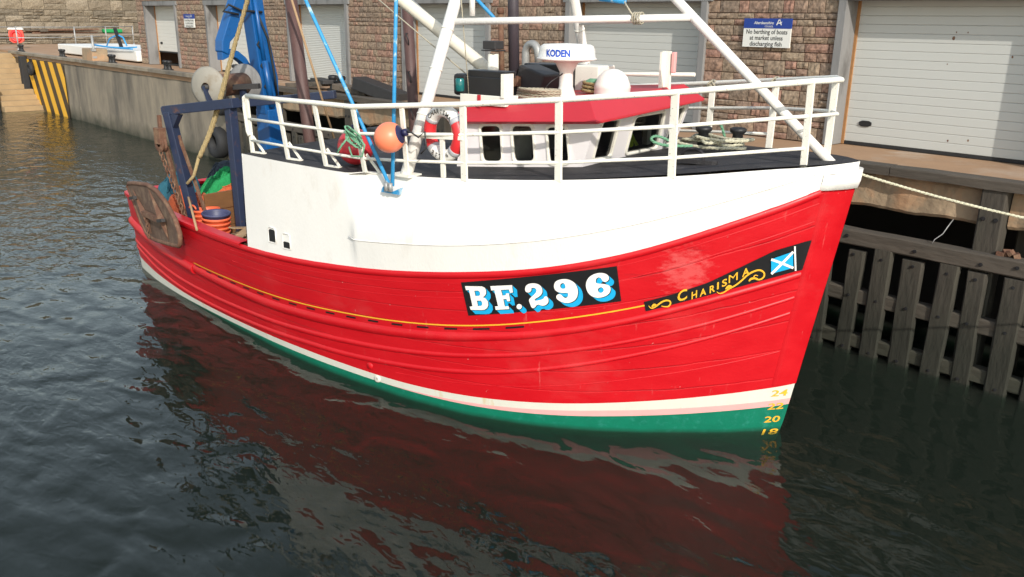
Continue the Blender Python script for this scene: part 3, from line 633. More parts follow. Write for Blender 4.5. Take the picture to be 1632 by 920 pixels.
# ------------------------------------------------------------ quay furniture and far corner
def bollard(loc, label, s=1.0):
    b = empty('mooring_bollard', loc); b.scale = (s, s, s); tag(b, label, 'bollard', 'iron bollards on the quay edge')
    m = MB(); m.prism(chaikin([(-.42, -.16), (.42, -.16), (.42, .16), (-.42, .16)], 2), 0, .05); m.build('base', 'iron_black', b)
    for sx in (-1, 1):
        m = MB(); m.lathe([(.10, .04), (.085, .12), (.08, .26), (.12, .31), (.13, .36), (.10, .40), (0, .41)], c=(sx * .20, 0, 0), n=14); m.build('post', 'iron_black', b)
    m = MB(); m.tube([(-.34, 0, .23), (.34, 0, .23)], .045, 8); m.build('cross_bar', 'iron_black', b)
bollard((-60.8, 14.75, QT), 'black iron bollard at the head of the stone steps', 1.0)
bollard((-52.2, 14.65, QT), 'black iron bollard above the striped end of the quay', 1.0)
bollard((-44.4, 14.65, QT), 'black iron bollard before the near corner of the market building', 1.0)
bollard((-37.6, 14.65, QT), 'black iron bollard in front of the half open door', 1.0)
bollard((-31.6, 15.0, QT), 'black iron bollard behind the blue crane', 1.2)
bollard((3.2, 14.62, QT), 'black iron bollard holding the bow mooring rope at the right end', 1.0)
bollard((-24.2, 14.75, QT), 'black iron bollard on the quay in front of the ribbed shutter', 1.2)
m = MB(); m.box((-47.1, 14.75, QT + .3), (1.6, .8, .62), taper=.94); tag(m.build('granite_block', 'concrete_rough', origin=(-47.1, 14.75, QT), bevel=.04), 'squared pale granite block on the quay edge', 'block')
pl = empty('flat_pontoon', (-50, 17.4, QT)); tag(pl, 'low white pontoon lying on the quay beside the building', 'pontoon')
m = MB(); m.box((0, 0, .32), (12.5, 3.6, .5)); m.build('hull', 'panel_white', pl, bevel=.05)
m = MB(); m.box((0, 0, .035), (11.5, 3.0, .07)); m.build('skid', 'timber', pl)
for k, (a, b, sg) in enumerate([((-49.2, 15.4, 3.9), (-43.9, 15.5, 3.86), -.02), ((-49.4, 15.5, 3.92), (-43.9, 15.7, 3.95), .03)]):
    m = MB(); m.tube(catenary(a, b, sg + .05, 12), .035, 6); tag(m.build('blue_hose', 'blue_hose', origin=(a[0], a[1], QT)), ('lower' if k == 0 else 'upper') + ' of two blue hoses lying across the white pontoon', 'hose', 'blue hoses on the pontoon')
m = MB(); m.tube([(-50.6, 16.5, 3.78), (-50.0, 16.5, 4.2), (-49.0, 16.6, 4.42), (-48.2, 16.6, 4.3), (-47.8, 16.6, 3.9)], .04, 6)
tag(m.build('blue_hose', 'blue_hose', origin=(-50.6, 16.5, 3.78)), 'blue hose looped in an arch above the white pontoon', 'hose', 'blue hoses on the pontoon')
m = MB(); m.bar((-48.6, 16.6, 3.78), (-49.0, 16.5, 4.75), .16, .1); tag(m.build('black_pole', 'iron_black', origin=(-48.6, 16.6, 3.78)), 'short black bar leaning on the white pontoon', 'bar')
gp = empty('gate_post', (-46.4, 14.5, QT)); tag(gp, 'galvanised tube post on the quay edge beside the granite block', 'post')
m = MB(); m.tube([(0, 0, 0), (-.06, 0, 1.25)], .06, 10); m.build('tube', 'galv', gp)
m = MB(); m.box((0.02, -.03, .55), (.22, .2, .12)); m.box((0, -.02, .2), (.2, .2, .1)); m.build('clamp', 'galv', gp)
rl = empty('quay_railing', (-66, 20, QT)); tag(rl, 'thin galvanised tube railing in front of the old stone wall', 'railing')
rp = [(-71.5, 25.4), (-67.9, 22.2), (-64.3, 19.0), (-63.2, 15.2), (-63.0, 11.5)]
for x_, y_ in rp:
    m = MB(); m.tube([(x_ + 66, y_ - 20, 0), (x_ + 66, y_ - 20, 1.45)], .045, 8); m.lathe([(.1, 0), (.1, .05), (.045, .12)], c=(x_ + 66, y_ - 20, 0), n=10); m.build('post', 'galv', rl)
for h in (.75, 1.4):
    for (a, b), (c, d) in zip(rp[:-1], rp[1:]):
        m = MB(); m.tube([(a + 66, b - 20, h), (c + 66, d - 20, h)], .03, 8); m.build('rail', 'galv', rl)
lb = empty('lifebuoy_station', (-66.6, 16.0, QT)); lb.scale = (.78, .78, .85); tag(lb, 'bright red lifebuoy in its housing on a post by the steps', 'lifebuoy')
m = MB(); m.tube([(0, 0, 0), (0, 0, 1.4)], .06, 8); m.build('post', 'galv', lb)
Mf = Matrix.Rotation(math.radians(60), 4, 'Z') @ Matrix.Rotation(math.pi / 2, 4, 'X')
m = MB(); m.prism(chaikin([(-.55, .4), (.55, .4), (.6, 1.1), (.45, 1.5), (-.45, 1.5), (-.6, 1.1)], 1), -.08, .08, Mf); m.build('housing', 'lifebuoy_orange', lb)
m = MB(); m.tube([Mf @ Vector((.38 * math.cos(t), .92 + .38 * math.sin(t), .12)) for t in np.linspace(0, 2 * math.pi, 25)[:-1]], .10, 8, closed=True); m.build('ring', 'ring_red', lb)
m = MB(); m.prism([(-.62, 1.42), (.62, 1.42), (.5, 1.62), (-.5, 1.62)], -.1, .16, Mf); m.build('hood', 'sign_white', lb)
# old sea wall with a ledge
rw = empty('sea_wall', (-76, 24, QT)); tag(rw, 'old weathered stone sea wall with a broad ledge', 'wall')
def wallstones(xw, y0, y1, z0, z1, hs, ws, rnd, limit):
    L = courses(y0, y1, z0, z1, rnd, hs, ws, .03)
    m = MB()
    for k, (y, z, sw, sh) in enumerate(L):
        if k < limit and y < 44:
            o = bpy.data.objects.new('stone', SP2[k % 5]); col.objects.link(o); o.parent = rw; o.location = (xw + 76, y - 24, z - QT); o.rotation_euler = (0, 0, math.pi / 2); o.scale = (sw, .5 + rnd.uniform(-.12, .12), sh)
        else:
            pr = SP2[k % 5]; o0 = len(m.v); c = Vector((xw + 76, y - 24, z - QT)); R_ = Matrix.Rotation(math.pi / 2, 3, 'Z')
            m.v += [R_ @ Vector((v.co.x * sw, v.co.y * .5, v.co.z * sh)) + c for v in pr.vertices]
            for p in pr.polygons: m.f.append(tuple(i + o0 for i in p.vertices)); m.sm.append(False)
    if m.f: tag(m.build('stonework', 'old_stone', rw), kind='stuff')
rnd = random.Random(11)
wallstones(-76, -14, 60, 3.2, 3.86, [.33], (.9, 2.2), rnd, 60)
wallstones(-84, -16, 70, 3.9, 8.2, [.35, .5, .75, .9], (.7, 2.0), rnd, 230)
m = MB(); m.box((-4.2, 0, .32), (8.0, 120, .66)); m.build('ledge', 'apron_far', rw)
m = MB(); m.box((-8.6, 0, 5), (.8, 120, 10)); m.box((-.25, 0, .3), (.3, 120, .6)); m.build('wall_core', 'old_stone', rw)
for k in range(6):
    yy = 17.5 + .25 * k; m = MB(); m.box((-82.2 + .18 * k, 22.5 + .3 * k, 3.96 + .12 * (k % 3)), (.2, 6.6 - .5 * k, .11), Matrix.Rotation(.06 * (k % 3 - 1), 3, 'Z') @ Matrix.Rotation(.02 * (k % 2), 3, 'X'))
    tag(m.build('timber_plank', 'rust' if k % 2 else 'timber', origin=(-82.2 + .18 * k, 22.5, 3.9)), ('lowest', 'second lowest', 'third', 'fourth', 'second highest', 'topmost')[k] + ' long dark plank of the pile on the sea wall ledge', 'plank', 'planks piled on the ledge')
m = MB(); m.box((-81.5, 27.2, 4.1), (.6, 1.6, .3)); tag(m.build('green_crate', 'net_green', origin=(-81.5, 27.6, 3.9), bevel=.08), 'green bundle at the end of the plank pile on the ledge', 'bundle')
# working clutter on the quay edge behind the boat
for k, (c, sz, rz) in enumerate([((-25.6, 14.55, 3.33), (1.9, .5, .16), .15), ((-25.0, 14.7, 3.47), (1.3, .4, .14), -.2), ((-23.0, 14.6, 3.32), (1.6, .45, .18), .1), ((-21.4, 14.5, 3.40), (2.2, .5, .36), .03)]):
    m = MB(); m.box(c, sz, Matrix.Rotation(rz, 3, 'Z') @ Matrix.Rotation(.08 * (k - 1), 3, 'Y'))
    tag(m.build('scrap_timber', 'dark_steel' if k % 2 else 'timber', origin=(c[0], c[1], QT), bevel=.02), ['lowest dark baulk of the heap on the quay edge behind the railing', 'upper dark baulk lying across the heap on the quay edge', 'single dark baulk to the right of the heap on the quay edge', 'broad black baulk nearest the boat mast on the quay edge'][k], 'timber', 'dark baulks on the quay edge')
rs = empty('ring_handle', (-30.0, 14.8, QT)); tag(rs, 'small iron handle set into the quay by the crane', 'handle')
m = MB(); m.tube([(-.22, 0, 0), (-.22, 0, .2), (.22, 0, .2), (.22, 0, 0)], .025, 6); m.build('loop', 'iron_black', rs)
gp = empty('goose_neck_vent', (-15.9, 15.2, QT)); tag(gp, 'grey goose neck vent pipe against the stone wall behind the wheelhouse', 'pipe')
m = MB(); m.tube([(-.1, 0, 0), (-.1, 0, 1.45)] + [(.12 - .22 * math.cos(t), 0, 1.45 + .22 * math.sin(t)) for t in np.linspace(.2, math.pi - .1, 10)] + [(.36, 0, 1.25)], .10, 12); m.build('pipe', 'galv', gp)

# ============================================================ the fishing boat (local x forward, y to port, z up)
MBT = Matrix.Translation((-5.35, 10.12, 0)) @ Matrix.Rotation(math.radians(10), 4, 'Z')
boat = empty('fishing_boat', M=MBT); tag(boat, 'red, white and green wooden trawler moored beside the quay', 'fishing boat')
def L3(s, b, z): return Vector((s, -b, z))
def W3(s, b, z): return MBT @ L3(s, b, z)
wlD = [0, .15, .32, .7, 1.36, 2.24, 2.79, 3.37, 3.88, 4.66, 5.58, 6.55, 7.2, 7.9, 8.8, 9.7, 10.4, 11.6, 13.1, 14.0, 14.3, 14.45, 14.55, 14.62, 14.65]
wlB = [0.0, .16, .31, .67, 1.2, 1.81, 2.08, 2.29, 2.42, 2.53, 2.57, 2.57, 2.53, 2.46, 2.33, 2.19, 2.08, 1.88, 1.56, 1.30, 1.20, 1.13, 1.06, .95, 0]
rtD = [0, .06, .15, .35, .7, 1.2, 1.8, 2.5, 3.3, 4.2, 5.2, 6.5, 8, 9.5, 11, 12.5, 13.6, 14.3, 14.5, 14.58, 14.63, 14.65]
rtB = [.0, .17, .32, .62, 1.0, 1.42, 1.83, 2.2, 2.48, 2.66, 2.76, 2.80, 2.78, 2.63, 2.38, 2.04, 1.70, 1.48, 1.41, 1.36, 1.28, 0]
stZ = [-1.6, 0, .735, 1.23, 2.74, 3.49, 3.85]; stS = [-.55, 0, .12, .195, .436, .55, .58]
GD = np.arange(-1, 17, .02)
def smooth_tab(D, Bv, wd=.45):
    y = np.interp(GD, D, Bv); k = np.exp(-.5 * (np.arange(-60, 61) * .02 / wd * 1.5) ** 2); k /= k.sum()
    ys = np.convolve(np.pad(y, 60, mode='edge'), k, 'valid'); m_ = np.clip((GD - .1) / .7, 0, 1) * np.clip((13.6 - GD) / .7, 0, 1)
    return y * (1 - m_) + ys * m_
WLs = smooth_tab(wlD, wlB); RTs = smooth_tab(rtD, rtB)
def smooth_line(D, Z):
    y = np.interp(GD, D, Z); k = np.exp(-.5 * (np.arange(-60, 61) * .02 / .5 * 1.5) ** 2); k /= k.sum()
    yp = np.concatenate([2 * y[0] - y[60:0:-1], y, 2 * y[-1] - y[-2:-62:-1]]); return np.convolve(yp, k, 'valid')
def line(D, Z):
    t = np.interp(GD, D, Z); t = t + (smooth_line(D, Z) - t) * np.clip((GD - .3) / .6, 0, 1); return lambda d: float(np.interp(d, GD, t))
zWG = line([0, 1, 2, 3, 4, 5, 6, 7, 8, 9, 10, 11, 12, 15], [.42, .31, .235, .18, .15, .14, .135, .125, .1, .07, .04, .02, .0, -.02])
zWT = line([0, 1, 2, 3, 4, 5, 6, 7, 8, 9, 10, 11, 12, 13, 14, 15], [.74, .57, .45, .355, .29, .25, .245, .24, .21, .17, .14, .125, .14, .18, .24, .28])
zS1 = line([0, .25, 1, 2, 3, 4, 5, 6, 7, 8, 9, 10, 11, 12, 13, 14, 15], [1.93, 1.82, 1.47, 1.12, .84, .65, .53, .43, .385, .31, .25, .21, .2, .23, .33, .45, .5])
zS2 = line([0, .24, 1, 2, 3, 4, 5, 6, 7, 8, 9, 10, 11, 12, 13, 14, 15], [2.19, 2.05, 1.70, 1.35, 1.10, .91, .77, .67, .59, .52, .47, .43, .42, .44, .52, .6, .65])
zS3 = line([0, .25, 1, 2, 3, 4, 5, 6, 7, 8, 9, 10, 10.7, 15], [2.55, 2.42, 2.1, 1.71, 1.41, 1.2, 1.06, .96, .88, .83, .82, .835, .85, 1.2])
zYL = line([0, 1.7, 2.33, 3.08, 3.68, 4.31, 5.18, 6.2, 7.4, 8.9, 10.56, 15], [2.6, 1.95, 1.77, 1.573, 1.445, 1.338, 1.232, 1.144, 1.065, 1.03, 1.0, 1.2])
zRT = line([0, .27, .68, 1.12, 1.86, 2.86, 3.74, 4.46, 5.2, 6.05, 7.3, 8.5, 9.6, 10.6, 12, 13.2, 15], [3.6, 3.48, 3.24, 3.03, 2.68, 2.385, 2.225, 2.11, 2.01, 1.92, 1.83, 1.80, 1.80, 1.81, 1.79, 1.745, 1.70])
zKL = line([0, .29, 1.16, 1.92, 2.89, 3.76, 4.3, 5.9, 9], [3.81, 3.71, 3.34, 3.05, 2.78, 2.62, 2.535, 2.37, 2.3])
zDT = line([0, .25, .82, 1.4, 2.18, 3.07, 3.87, 4.6, 5.25, 6, 8.5, 15], [3.82, 3.79, 3.72, 3.65, 3.58, 3.5, 3.44, 3.39, 3.35, 3.325, 3.34, 3.34])
def sst(z): return interp(z, stZ, stS)
def rtb(d): return interp(d, GD, RTs)
def hbr(d, z):
    a = interp(d, GD, WLs); r = rtb(d); b = a + (r - a) * max(-.6, min(1.0, z / zRT(d)))
    if z < 0: b *= 1 - .7 * (z / -1.7) ** 2
    return max(b, 0)
def HP(d, z, off=0.0, side=1):
    p = L3(sst(z) - d, hbr(d, z), z)
    if off:
        d1, d0 = min(d + .03, 14.64), max(d - .03, 0.001)
        a = L3(sst(z) - d1, hbr(d1, z), z) - L3(sst(z) - d0, hbr(d0, z), z); c = L3(sst(z + .03) - d, hbr(d, z + .03), z + .03) - L3(sst(z - .03) - d, hbr(d, z - .03), z - .03)
        n_ = a.cross(c); n_.normalize()
        if n_.y > 0 and d > .05: n_ = -n_
        if d <= .05 and n_.x < 0: n_ = -n_
        p = p + n_ * off
    if side < 0: p.y = -p.y
    return p
DD = [0, .02, .05, .1, .16, .24, .34, .46, .6, .8] + list(np.arange(1.0, 13.6, .2)) + list(np.arange(13.6, 14.45, .1)) + [14.45, 14.5, 14.55, 14.58, 14.61, 14.63, 14.645, 14.65]
def band(name, matn, zl, zh, rows, off=0.0, d0=0, d1=14.65, sides=(1, -1)):
    ds = [d for d in DD if d0 < d < d1]; ds = [d0] + ds + [d1]; m = MB()
    for sd in sides:
        m.grid(lambda i, j: HP(ds[i], zl(ds[i]) + (zh(ds[i]) - zl(ds[i])) * j / (rows - 1), off, sd), len(ds), rows, True,
               uvf=lambda i, j: (ds[i], 8.0 * (zl(ds[i]) + (zh(ds[i]) - zl(ds[i])) * j / (rows - 1)) / zRT(ds[i])), flip=(sd > 0))
    return m.build(name, matn, boat)
band('hull_bottom', 'green_paint', lambda d: -1.6, zWG, 9)
zPK = lambda d: zWG(d) + .095 * max(0.0, min(1.0, (5.2 - d) / 3.2))
band('pink_stripe', 'pink_paint', zWG, zPK, 2, d1=5.2)
band('boot_stripe', 'boot_white', zPK, zWT, 3)
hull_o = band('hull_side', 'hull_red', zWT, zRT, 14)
def strake(name, zf, rf_, d0, d1, matn='hull_red', flat=.6, off=0.0):
    ds = [d0] + [d for d in DD if d0 < d < d1] + [d1]
    for sd in (1, -1):
        m = MB(); prof = [(-1.25, -.15), (-1.0, .35), (-.55, .85), (0, 1.0), (.55, .85), (1.0, .35), (1.25, -.15)]
        R = [rf_(d) if callable(rf_) else rf_ for d in ds]
        m.grid(lambda i, j: HP(ds[i], zf(ds[i]) + prof[j][0] * R[i], prof[j][1] * R[i] * flat + off, sd), len(ds), 7, True, uvf=lambda i, j: (ds[i], .5), flip=(sd > 0))
        for e_ in (0, len(ds) - 1): m.add([HP(ds[e_], zf(ds[e_]) + p[0] * R[e_], p[1] * R[e_] * flat + off, sd) for p in prof], [tuple(range(7))])
        m.build(name, matn, boat)
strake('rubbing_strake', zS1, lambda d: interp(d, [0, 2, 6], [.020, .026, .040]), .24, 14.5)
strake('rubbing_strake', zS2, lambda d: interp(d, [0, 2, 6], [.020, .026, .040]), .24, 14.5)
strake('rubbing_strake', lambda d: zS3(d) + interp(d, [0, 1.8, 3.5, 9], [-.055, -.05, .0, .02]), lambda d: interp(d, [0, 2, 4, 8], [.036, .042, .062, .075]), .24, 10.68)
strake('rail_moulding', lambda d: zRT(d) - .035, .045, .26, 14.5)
strake('quarter_belt', lambda d: interp(d, [10.7, 12.5, 13.9, 15], [.86, .93, 1.05, 1.12]), .085, 10.7, 14.5, flat=.9)
for k, f in enumerate((.36, .62, .84)):     # faint upper plank edges at the bow and quarter
    strake('plank_edge', lambda d, f=f: zS3(d) + (zRT(d) - zS3(d)) * f if f > .4 else (zWT(d) + zS1(d)) / 2, .0045, .24, 9.0 if f > .4 else 5.0, flat=.5)
band('yellow_line', 'yellow_paint', lambda d: zYL(d) - .010, lambda d: zYL(d) + .010, 2, .006, 1.68, 10.66)
for k in range(17):      # freeing slots above the main rubbing strake
    d = 3.15 + k * .46 if k < 13 else 3.15 + 13 * .46 + (k - 13) * .46
    z = zYL(d) - .055; ln = .10 if d > 4 else .12
    for sd in (1, -1):
        m = MB(); m.grid(lambda i, j: HP(d - ln + i * ln, zYL(d - ln + i * ln) - .068 + j * .028, .006, sd), 3, 2, False); m.build('freeing_slot', 'black_paint', boat)
# stem post face and its white head
m = MB(); zs = list(np.linspace(.75, 3.47, 26))
for sd in (1, -1):
    ds = [.0, .03, .07, .12, .17, .215, .23]
    m.grid(lambda i, j: HP(ds[i], zs[j], (.014 if i < 6 else -.004), sd), 7, 26, True, uvf=lambda i, j: (ds[i], .5), flip=(sd > 0))
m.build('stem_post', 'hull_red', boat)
m = MB(); zs = [3.485, 3.50, 3.6, 3.70, 3.735]
for sd in (1, -1):
    ds = [.0, .03, .07, .12, .17, .22, .27]
    m.grid(lambda i, j: HP(ds[i], zs[j] - .05 * ds[i] / .27 * (j > 2), (.0 if j == 0 or i == 6 else .045), sd) + Vector((.02 if j > 1 else 0, 0, 0)), 7, 5, True, flip=(sd > 0))
m.grid(lambda i, j: HP([.0, .07, .17, .27][i], 3.735 - .05 * [.0, .07, .17, .27][i] / .27, .045 if i < 3 else 0, (1, -1)[j]) + Vector((.02, 0, 0)), 4, 2, False)
m.build('stem_head', 'white', boat)
# white whaleback plating
def wb(d, t):      # t 0..1 from red rail to deck edge -> (offset from rail half breadth, z)
    zr, zk, zd = zRT(d), min(zKL(d), zDT(d) - .02), zDT(d)
    fwd = max(0.0, min(1.0, (6.02 - d) / .10)); sh = max(.0, min(1, d / .9))
    zf = zr + (zk - zr) * t / .4 if t <= .4 else zk + (zd - zk) * (t - .4) / .6
    of = .05 * t / .4 if t <= .4 else .05 - .27 * ((t - .4) / .6) ** 1.8
    za = zr + (zd - zr) * t
    return of * fwd * sh, zf * fwd + za * (1 - fwd)
TT = [0, .1, .2, .3, .38, .4, .45, .52, .6, .68, .76, .84, .92, 1.0]
def wbp(u, t, aft, side):
    d = u * (sst(3.0) + aft); of, z = wb(d, t); dd = max(0, d + sst(z) - sst(3.0)) if d > .5 else d
    p = L3(sst(z) - dd, max(0, rtb(dd) + of), z)
    if side < 0: p.y = -p.y
    return p
UU = [0, .003, .007, .012, .02, .03, .042, .055, .07, .09] + list(np.linspace(.11, .66, 30)) + [.675, .682, .688, .694, .70, .71, .74, .8, .87, .94, 1.0]
m = MB()
m.grid(lambda i, j: wbp(UU[i], TT[j], 8.1, 1), len(UU), len(TT), True, flip=True)
UP = [u for u in UU if u < .66] + [.68]
m.grid(lambda i, j: wbp(UP[i] / .68, TT[j], 5.6, -1), len(UP), len(TT), True)
m.build('whaleback_plating', 'white', boat)
m = MB()           # painted-over sheer line below the whaleback, starboard and port
for sd in (1, -1):
    pts = []
    for d in np.linspace(.32, 5.95, 40):
        of, z = wb(d, .4); p = L3(sst(z) - d, rtb(d) + of + .004, z); p.y *= sd; pts.append(p)
    m.tube(pts, .009, 6)
m.build('sheer_bead', 'white', boat)
for k, (s0, z0, hh) in enumerate(((-7.38, 2.03, .20), (-7.02, 1.99, .10))):       # two small ports in the side plate
    m = MB(); d = .5 - s0; b = rtb(d) + .012
    m.add([L3(s0 - .075, b, z0), L3(s0 + .075, b, z0), L3(s0 + .075, b, z0 + hh * .9), L3(s0 + .04, b, z0 + hh), L3(s0 - .04, b, z0 + hh), L3(s0 - .075, b, z0 + hh * .9)], [(0, 1, 2, 3, 4, 5)])
    o = m.build('side_port', 'black_paint', boat)
    m = MB(); zt = 2.26 - .04 * k
    m.tube([L3(s0 - .09, b, z0 - .015), L3(s0 + .09, b, z0 - .015), L3(s0 + .09, b, zt - .03), L3(s0 + .06, b, zt), L3(s0 - .06, b, zt), L3(s0 - .09, b, zt - .03)], .009, 6, closed=True); m.build('port_frame', 'white', o)
m = MB(); m.lathe([(0, .02), (.045, .02), (.06, 0)], c=HP(5.52, .368, 0), n=14, M=Matrix.Rotation(math.pi / 2, 3, 'X')); m.build('skin_fitting', 'hull_red', boat)
m = MB(); m.lathe([(.018, .02), (.05, .025), (.065, 0)], c=HP(5.36, .185, 0), n=14, M=Matrix.Rotation(math.pi / 2, 3, 'X')); m.build('skin_fitting', 'boot_white', boat)
# shelter deck
def dtz(s): return zDT(.57 - s)
def dtb(s):
    d = max(0, .57 - s); of, z = wb(d, 1.0); return max(0.0, rtb(d) + of)
SS = [.56, .5, .42, .3, .1] + list(np.arange(-.1, -8.0, -.2)) + [-8.1]
def bport(s): return interp(s, [-8.1, -7.86, -7.1, -5.6], [.6, 0, -.4, -2.56]) if s < -5.6 else -dtb(s)
m = MB(); NC = 13
def deckP(i, j):
    s = SS[i]; b0, b1 = dtb(s) - .012, bport(s) + .012; b = b0 + (b1 - b0) * j / (NC - 1)
    return L3(s, b, dtz(s) - .012 + .07 * (1 - (b / 2.75) ** 2) * min(1, dtb(s) / 1.2))
m.grid(deckP, len(SS), NC, True)
m.build('shelter_deck', 'deck_black', boat)
m = MB()
m.grid(lambda i, j: L3(-8.085, .6 + (2.13 if j else 1.75) * i / 6, 1.1 + (dtz(-8.1) - 1.11) * j), 7, 2, False)
cut = [(-8.085, .6), (-7.86, 0), (-7.1, -.4), (-5.6, -2.56)]
m.grid(lambda i, j: L3(cut[i][0], cut[i][1], 1.1 + (dtz(-6) + .02 - 1.1) * j), 4, 2, False); m.build('shelter_bulkhead', 'white', boat)
m = MB()           # main deck, inner bulwark, rail cap
sa = list(np.arange(-5.4, -13.9, -.25)) + [-13.95]
m.grid(lambda i, j: L3(sa[i], (hbr(.3 - sa[i], 1.1) - .1) * (1 - 2 * j / 4), 1.1), len(sa), 5, False); m.build('main_deck', 'wood_brown', boat)
dI = [d for d in DD if 8.5 < d]
m = MB()
for sd in (1, -1):
    q_ = dI if sd > 0 else [d for d in DD if d > 6]
    m.grid(lambda i, j: HP(q_[i], 1.1 + (zRT(q_[i]) - 1.1) * j, -.11, sd), len(q_), 2, True)
m.build('inner_bulwark', 'rust', boat)
m = MB()
for sd in (1, -1):
    q_ = dI if sd > 0 else [d for d in DD if d > 6]
    m.grid(lambda i, j: HP(q_[i], zRT(q_[i]), (.035, .035, -.0, -.15, -.15)[j], sd) + Vector((0, 0, (-.01, .035, .05, .05, -.01)[j])), len(q_), 5, False)
m.build('rail_cap', 'hull_red', boat)

# ---- painted boards and lettering on the starboard bow
def on_hull(mb, vs, fs, mapf, off):
    out = []
    for x_, y_ in vs:
        d, z = mapf(x_, y_); out.append(HP(d, z, off))
    mb.add(out, fs)
bfm = homography([(18, 178), (1500, 20), (1575, 350), (98, 505)], [(3.957, 2.054), (2.038, 2.503), (1.936, 2.017), (3.811, 1.579)])
rb = empty('registration_board'); rb.parent = boat
m = MB(); m.grid(lambda i, j: HP(*bfm(*[(18 + (1500 - 18) * i / 24) * (1 - j / 6) + (98 + (1575 - 98) * i / 24) * j / 6, (178 - 158 * i / 24) * (1 - j / 6) + (505 - 155 * i / 24) * j / 6]), .008), 25, 7, True)
m.build('black_ground', 'black_paint', rb)
GL = [
 [[(68, 208), (255, 203), (285, 214), (300, 238), (300, 272), (285, 295), (266, 308), (298, 320), (321, 348), (325, 385), (312, 414), (285, 431), (250, 436), (130, 440), (118, 408), (150, 402), (112, 245), (78, 247)], [(172, 248), (215, 246), (232, 260), (236, 282), (222, 296), (185, 300)], [(200, 345), (245, 343), (258, 360), (258, 384), (245, 395), (212, 397)]],
 [[(345, 198), (570, 182), (580, 252), (552, 257), (538, 224), (458, 230), (474, 284), (505, 281), (511, 262), (540, 261), (555, 335), (528, 340), (514, 316), (484, 320), (502, 390), (540, 386), (548, 415), (405, 428), (398, 393), (430, 389), (388, 236), (355, 239)]],
 [[(648 + 27 * math.cos(t), 388 + 26 * math.sin(t)) for t in np.linspace(0, 2 * math.pi, 17)[:-1]]],
 [chaikin([(698, 215), (705, 185), (735, 165), (790, 160), (840, 175), (868, 215), (866, 260), (838, 290), (795, 312), (800, 330), (860, 318), (884, 305), (886, 288), (914, 282), (932, 318), (928, 352), (898, 375), (866, 376), (836, 362), (812, 376), (806, 395), (774, 404), (750, 350), (740, 318), (756, 298), (792, 268), (812, 238), (806, 212), (782, 202), (758, 208), (764, 225), (750, 246), (722, 251), (703, 238)], 2)],
 [chaikin([(970, 185), (980, 145), (1020, 126), (1075, 120), (1130, 138), (1168, 170), (1192, 225), (1194, 285), (1172, 326), (1130, 348), (1085, 349), (1035, 332), (1003, 306), (998, 280), (1018, 261), (1046, 268), (1062, 290), (1086, 302), (1106, 290), (1108, 258), (1095, 250), (1050, 253), (1003, 241), (978, 216)], 2), chaikin([(1028, 172), (1048, 156), (1067, 165), (1080, 196), (1070, 212), (1044, 211), (1030, 196)], 2)],
 [chaikin([(1253, 185), (1263, 125), (1300, 88), (1355, 70), (1412, 78), (1444, 105), (1447, 137), (1430, 157), (1404, 156), (1390, 140), (1380, 120), (1355, 110), (1338, 125), (1338, 162), (1360, 171), (1420, 175), (1462, 195), (1474, 230), (1463, 272), (1425, 297), (1370, 307), (1318, 291), (1276, 250)], 2), chaikin([(1360, 226), (1375, 207), (1396, 204), (1414, 225), (1413, 246), (1396, 260), (1374, 253)], 2)]]
mb_, mk, mw = MB(), MB(), MB()
for g in GL:
    vs, fs = poly_mesh(g)
    for k in range(6): on_hull(mb_, [(x_ + 12 + 7 * k, y_ + 10 + 6.5 * k) for x_, y_ in vs], fs, bfm, .0145 - .0008 * k)
    on_hull(mk, [(x_ + 7, y_ + 6) for x_, y_ in vs], fs, bfm, .0165); on_hull(mw, vs, fs, bfm, .0190)
mb_.build('blue_shadow_lettering', 'blue_letter', rb); mk.build('black_outline_lettering', 'black_paint', rb); mw.build('white_lettering', 'white_letter', rb)
nb = empty('name_board'); nb.parent = boat
nmap = homography([(35, 618), (1585, 41), (1498, 320), (52, 711)], [(1.697, 2.02), (.23, 2.853), (.241, 2.445), (1.662, 1.876)])
tD = [1.697, 1.40, 1.089, .792, .528, .23]; tZ = [2.02, 2.145, 2.305, 2.528, 2.73, 2.853]; bD = [1.662, 1.041, .656, .241]; bZ = [1.885, 2.135, 2.292, 2.452]
m = MB()
def nbp(i, j):
    u = i / 30; dt = 1.697 + (.23 - 1.697) * u; db = 1.662 + (.241 - 1.662) * u; zt = interp(dt, tD[::-1], tZ[::-1]); zb_ = interp(db, bD[::-1], bZ[::-1])
    return HP(dt + (db - dt) * j / 5, zt + (zb_ - zt) * j / 5, .010 if dt > .26 else .022)
m.grid(nbp, 31, 6, True); m.build('black_ground', 'black_paint', nb)
m = MB()
def stroke(mb, pts, w0, w1, off=.021, closed=False):
    P = [np.array(p, float) for p in pts]
    for _ in range(2):
        Q = [P[0]]
        for a, b in zip(P[:-1], P[1:]): Q += [a * .75 + b * .25, a * .25 + b * .75]
        P = Q + [P[-1]]
    n_ = len(P); vs = []
    for i, p in enumerate(P):
        t = P[min(i + 1, n_ - 1)] - P[max(i - 1, 0)]; t = t / (np.linalg.norm(t) + 1e-9); nn = np.array([-t[1], t[0]]); wd = w0 + (w1 - w0) * math.sin(math.pi * i / (n_ - 1))
        vs += [tuple(p + nn * wd), tuple(p - nn * wd)]
    on_hull(mb, vs, [(2 * i, 2 * i + 1, 2 * i + 3, 2 * i + 2) for i in range(n_ - 1)], nmap, off)
stroke(m, [(735, 503), (760, 524), (800, 510), (840, 480), (900, 450), (960, 405), (1020, 345), (1080, 312), (1130, 302), (1168, 325), (1170, 365), (1135, 395), (1090, 390), (1072, 365), (1090, 348), (1112, 358)], 3, 8)
stroke(m, [(1030, 408), (1045, 385), (1080, 378), (1110, 385)], 3, 10); stroke(m, [(815, 480), (850, 448), (880, 462)], 2, 12)
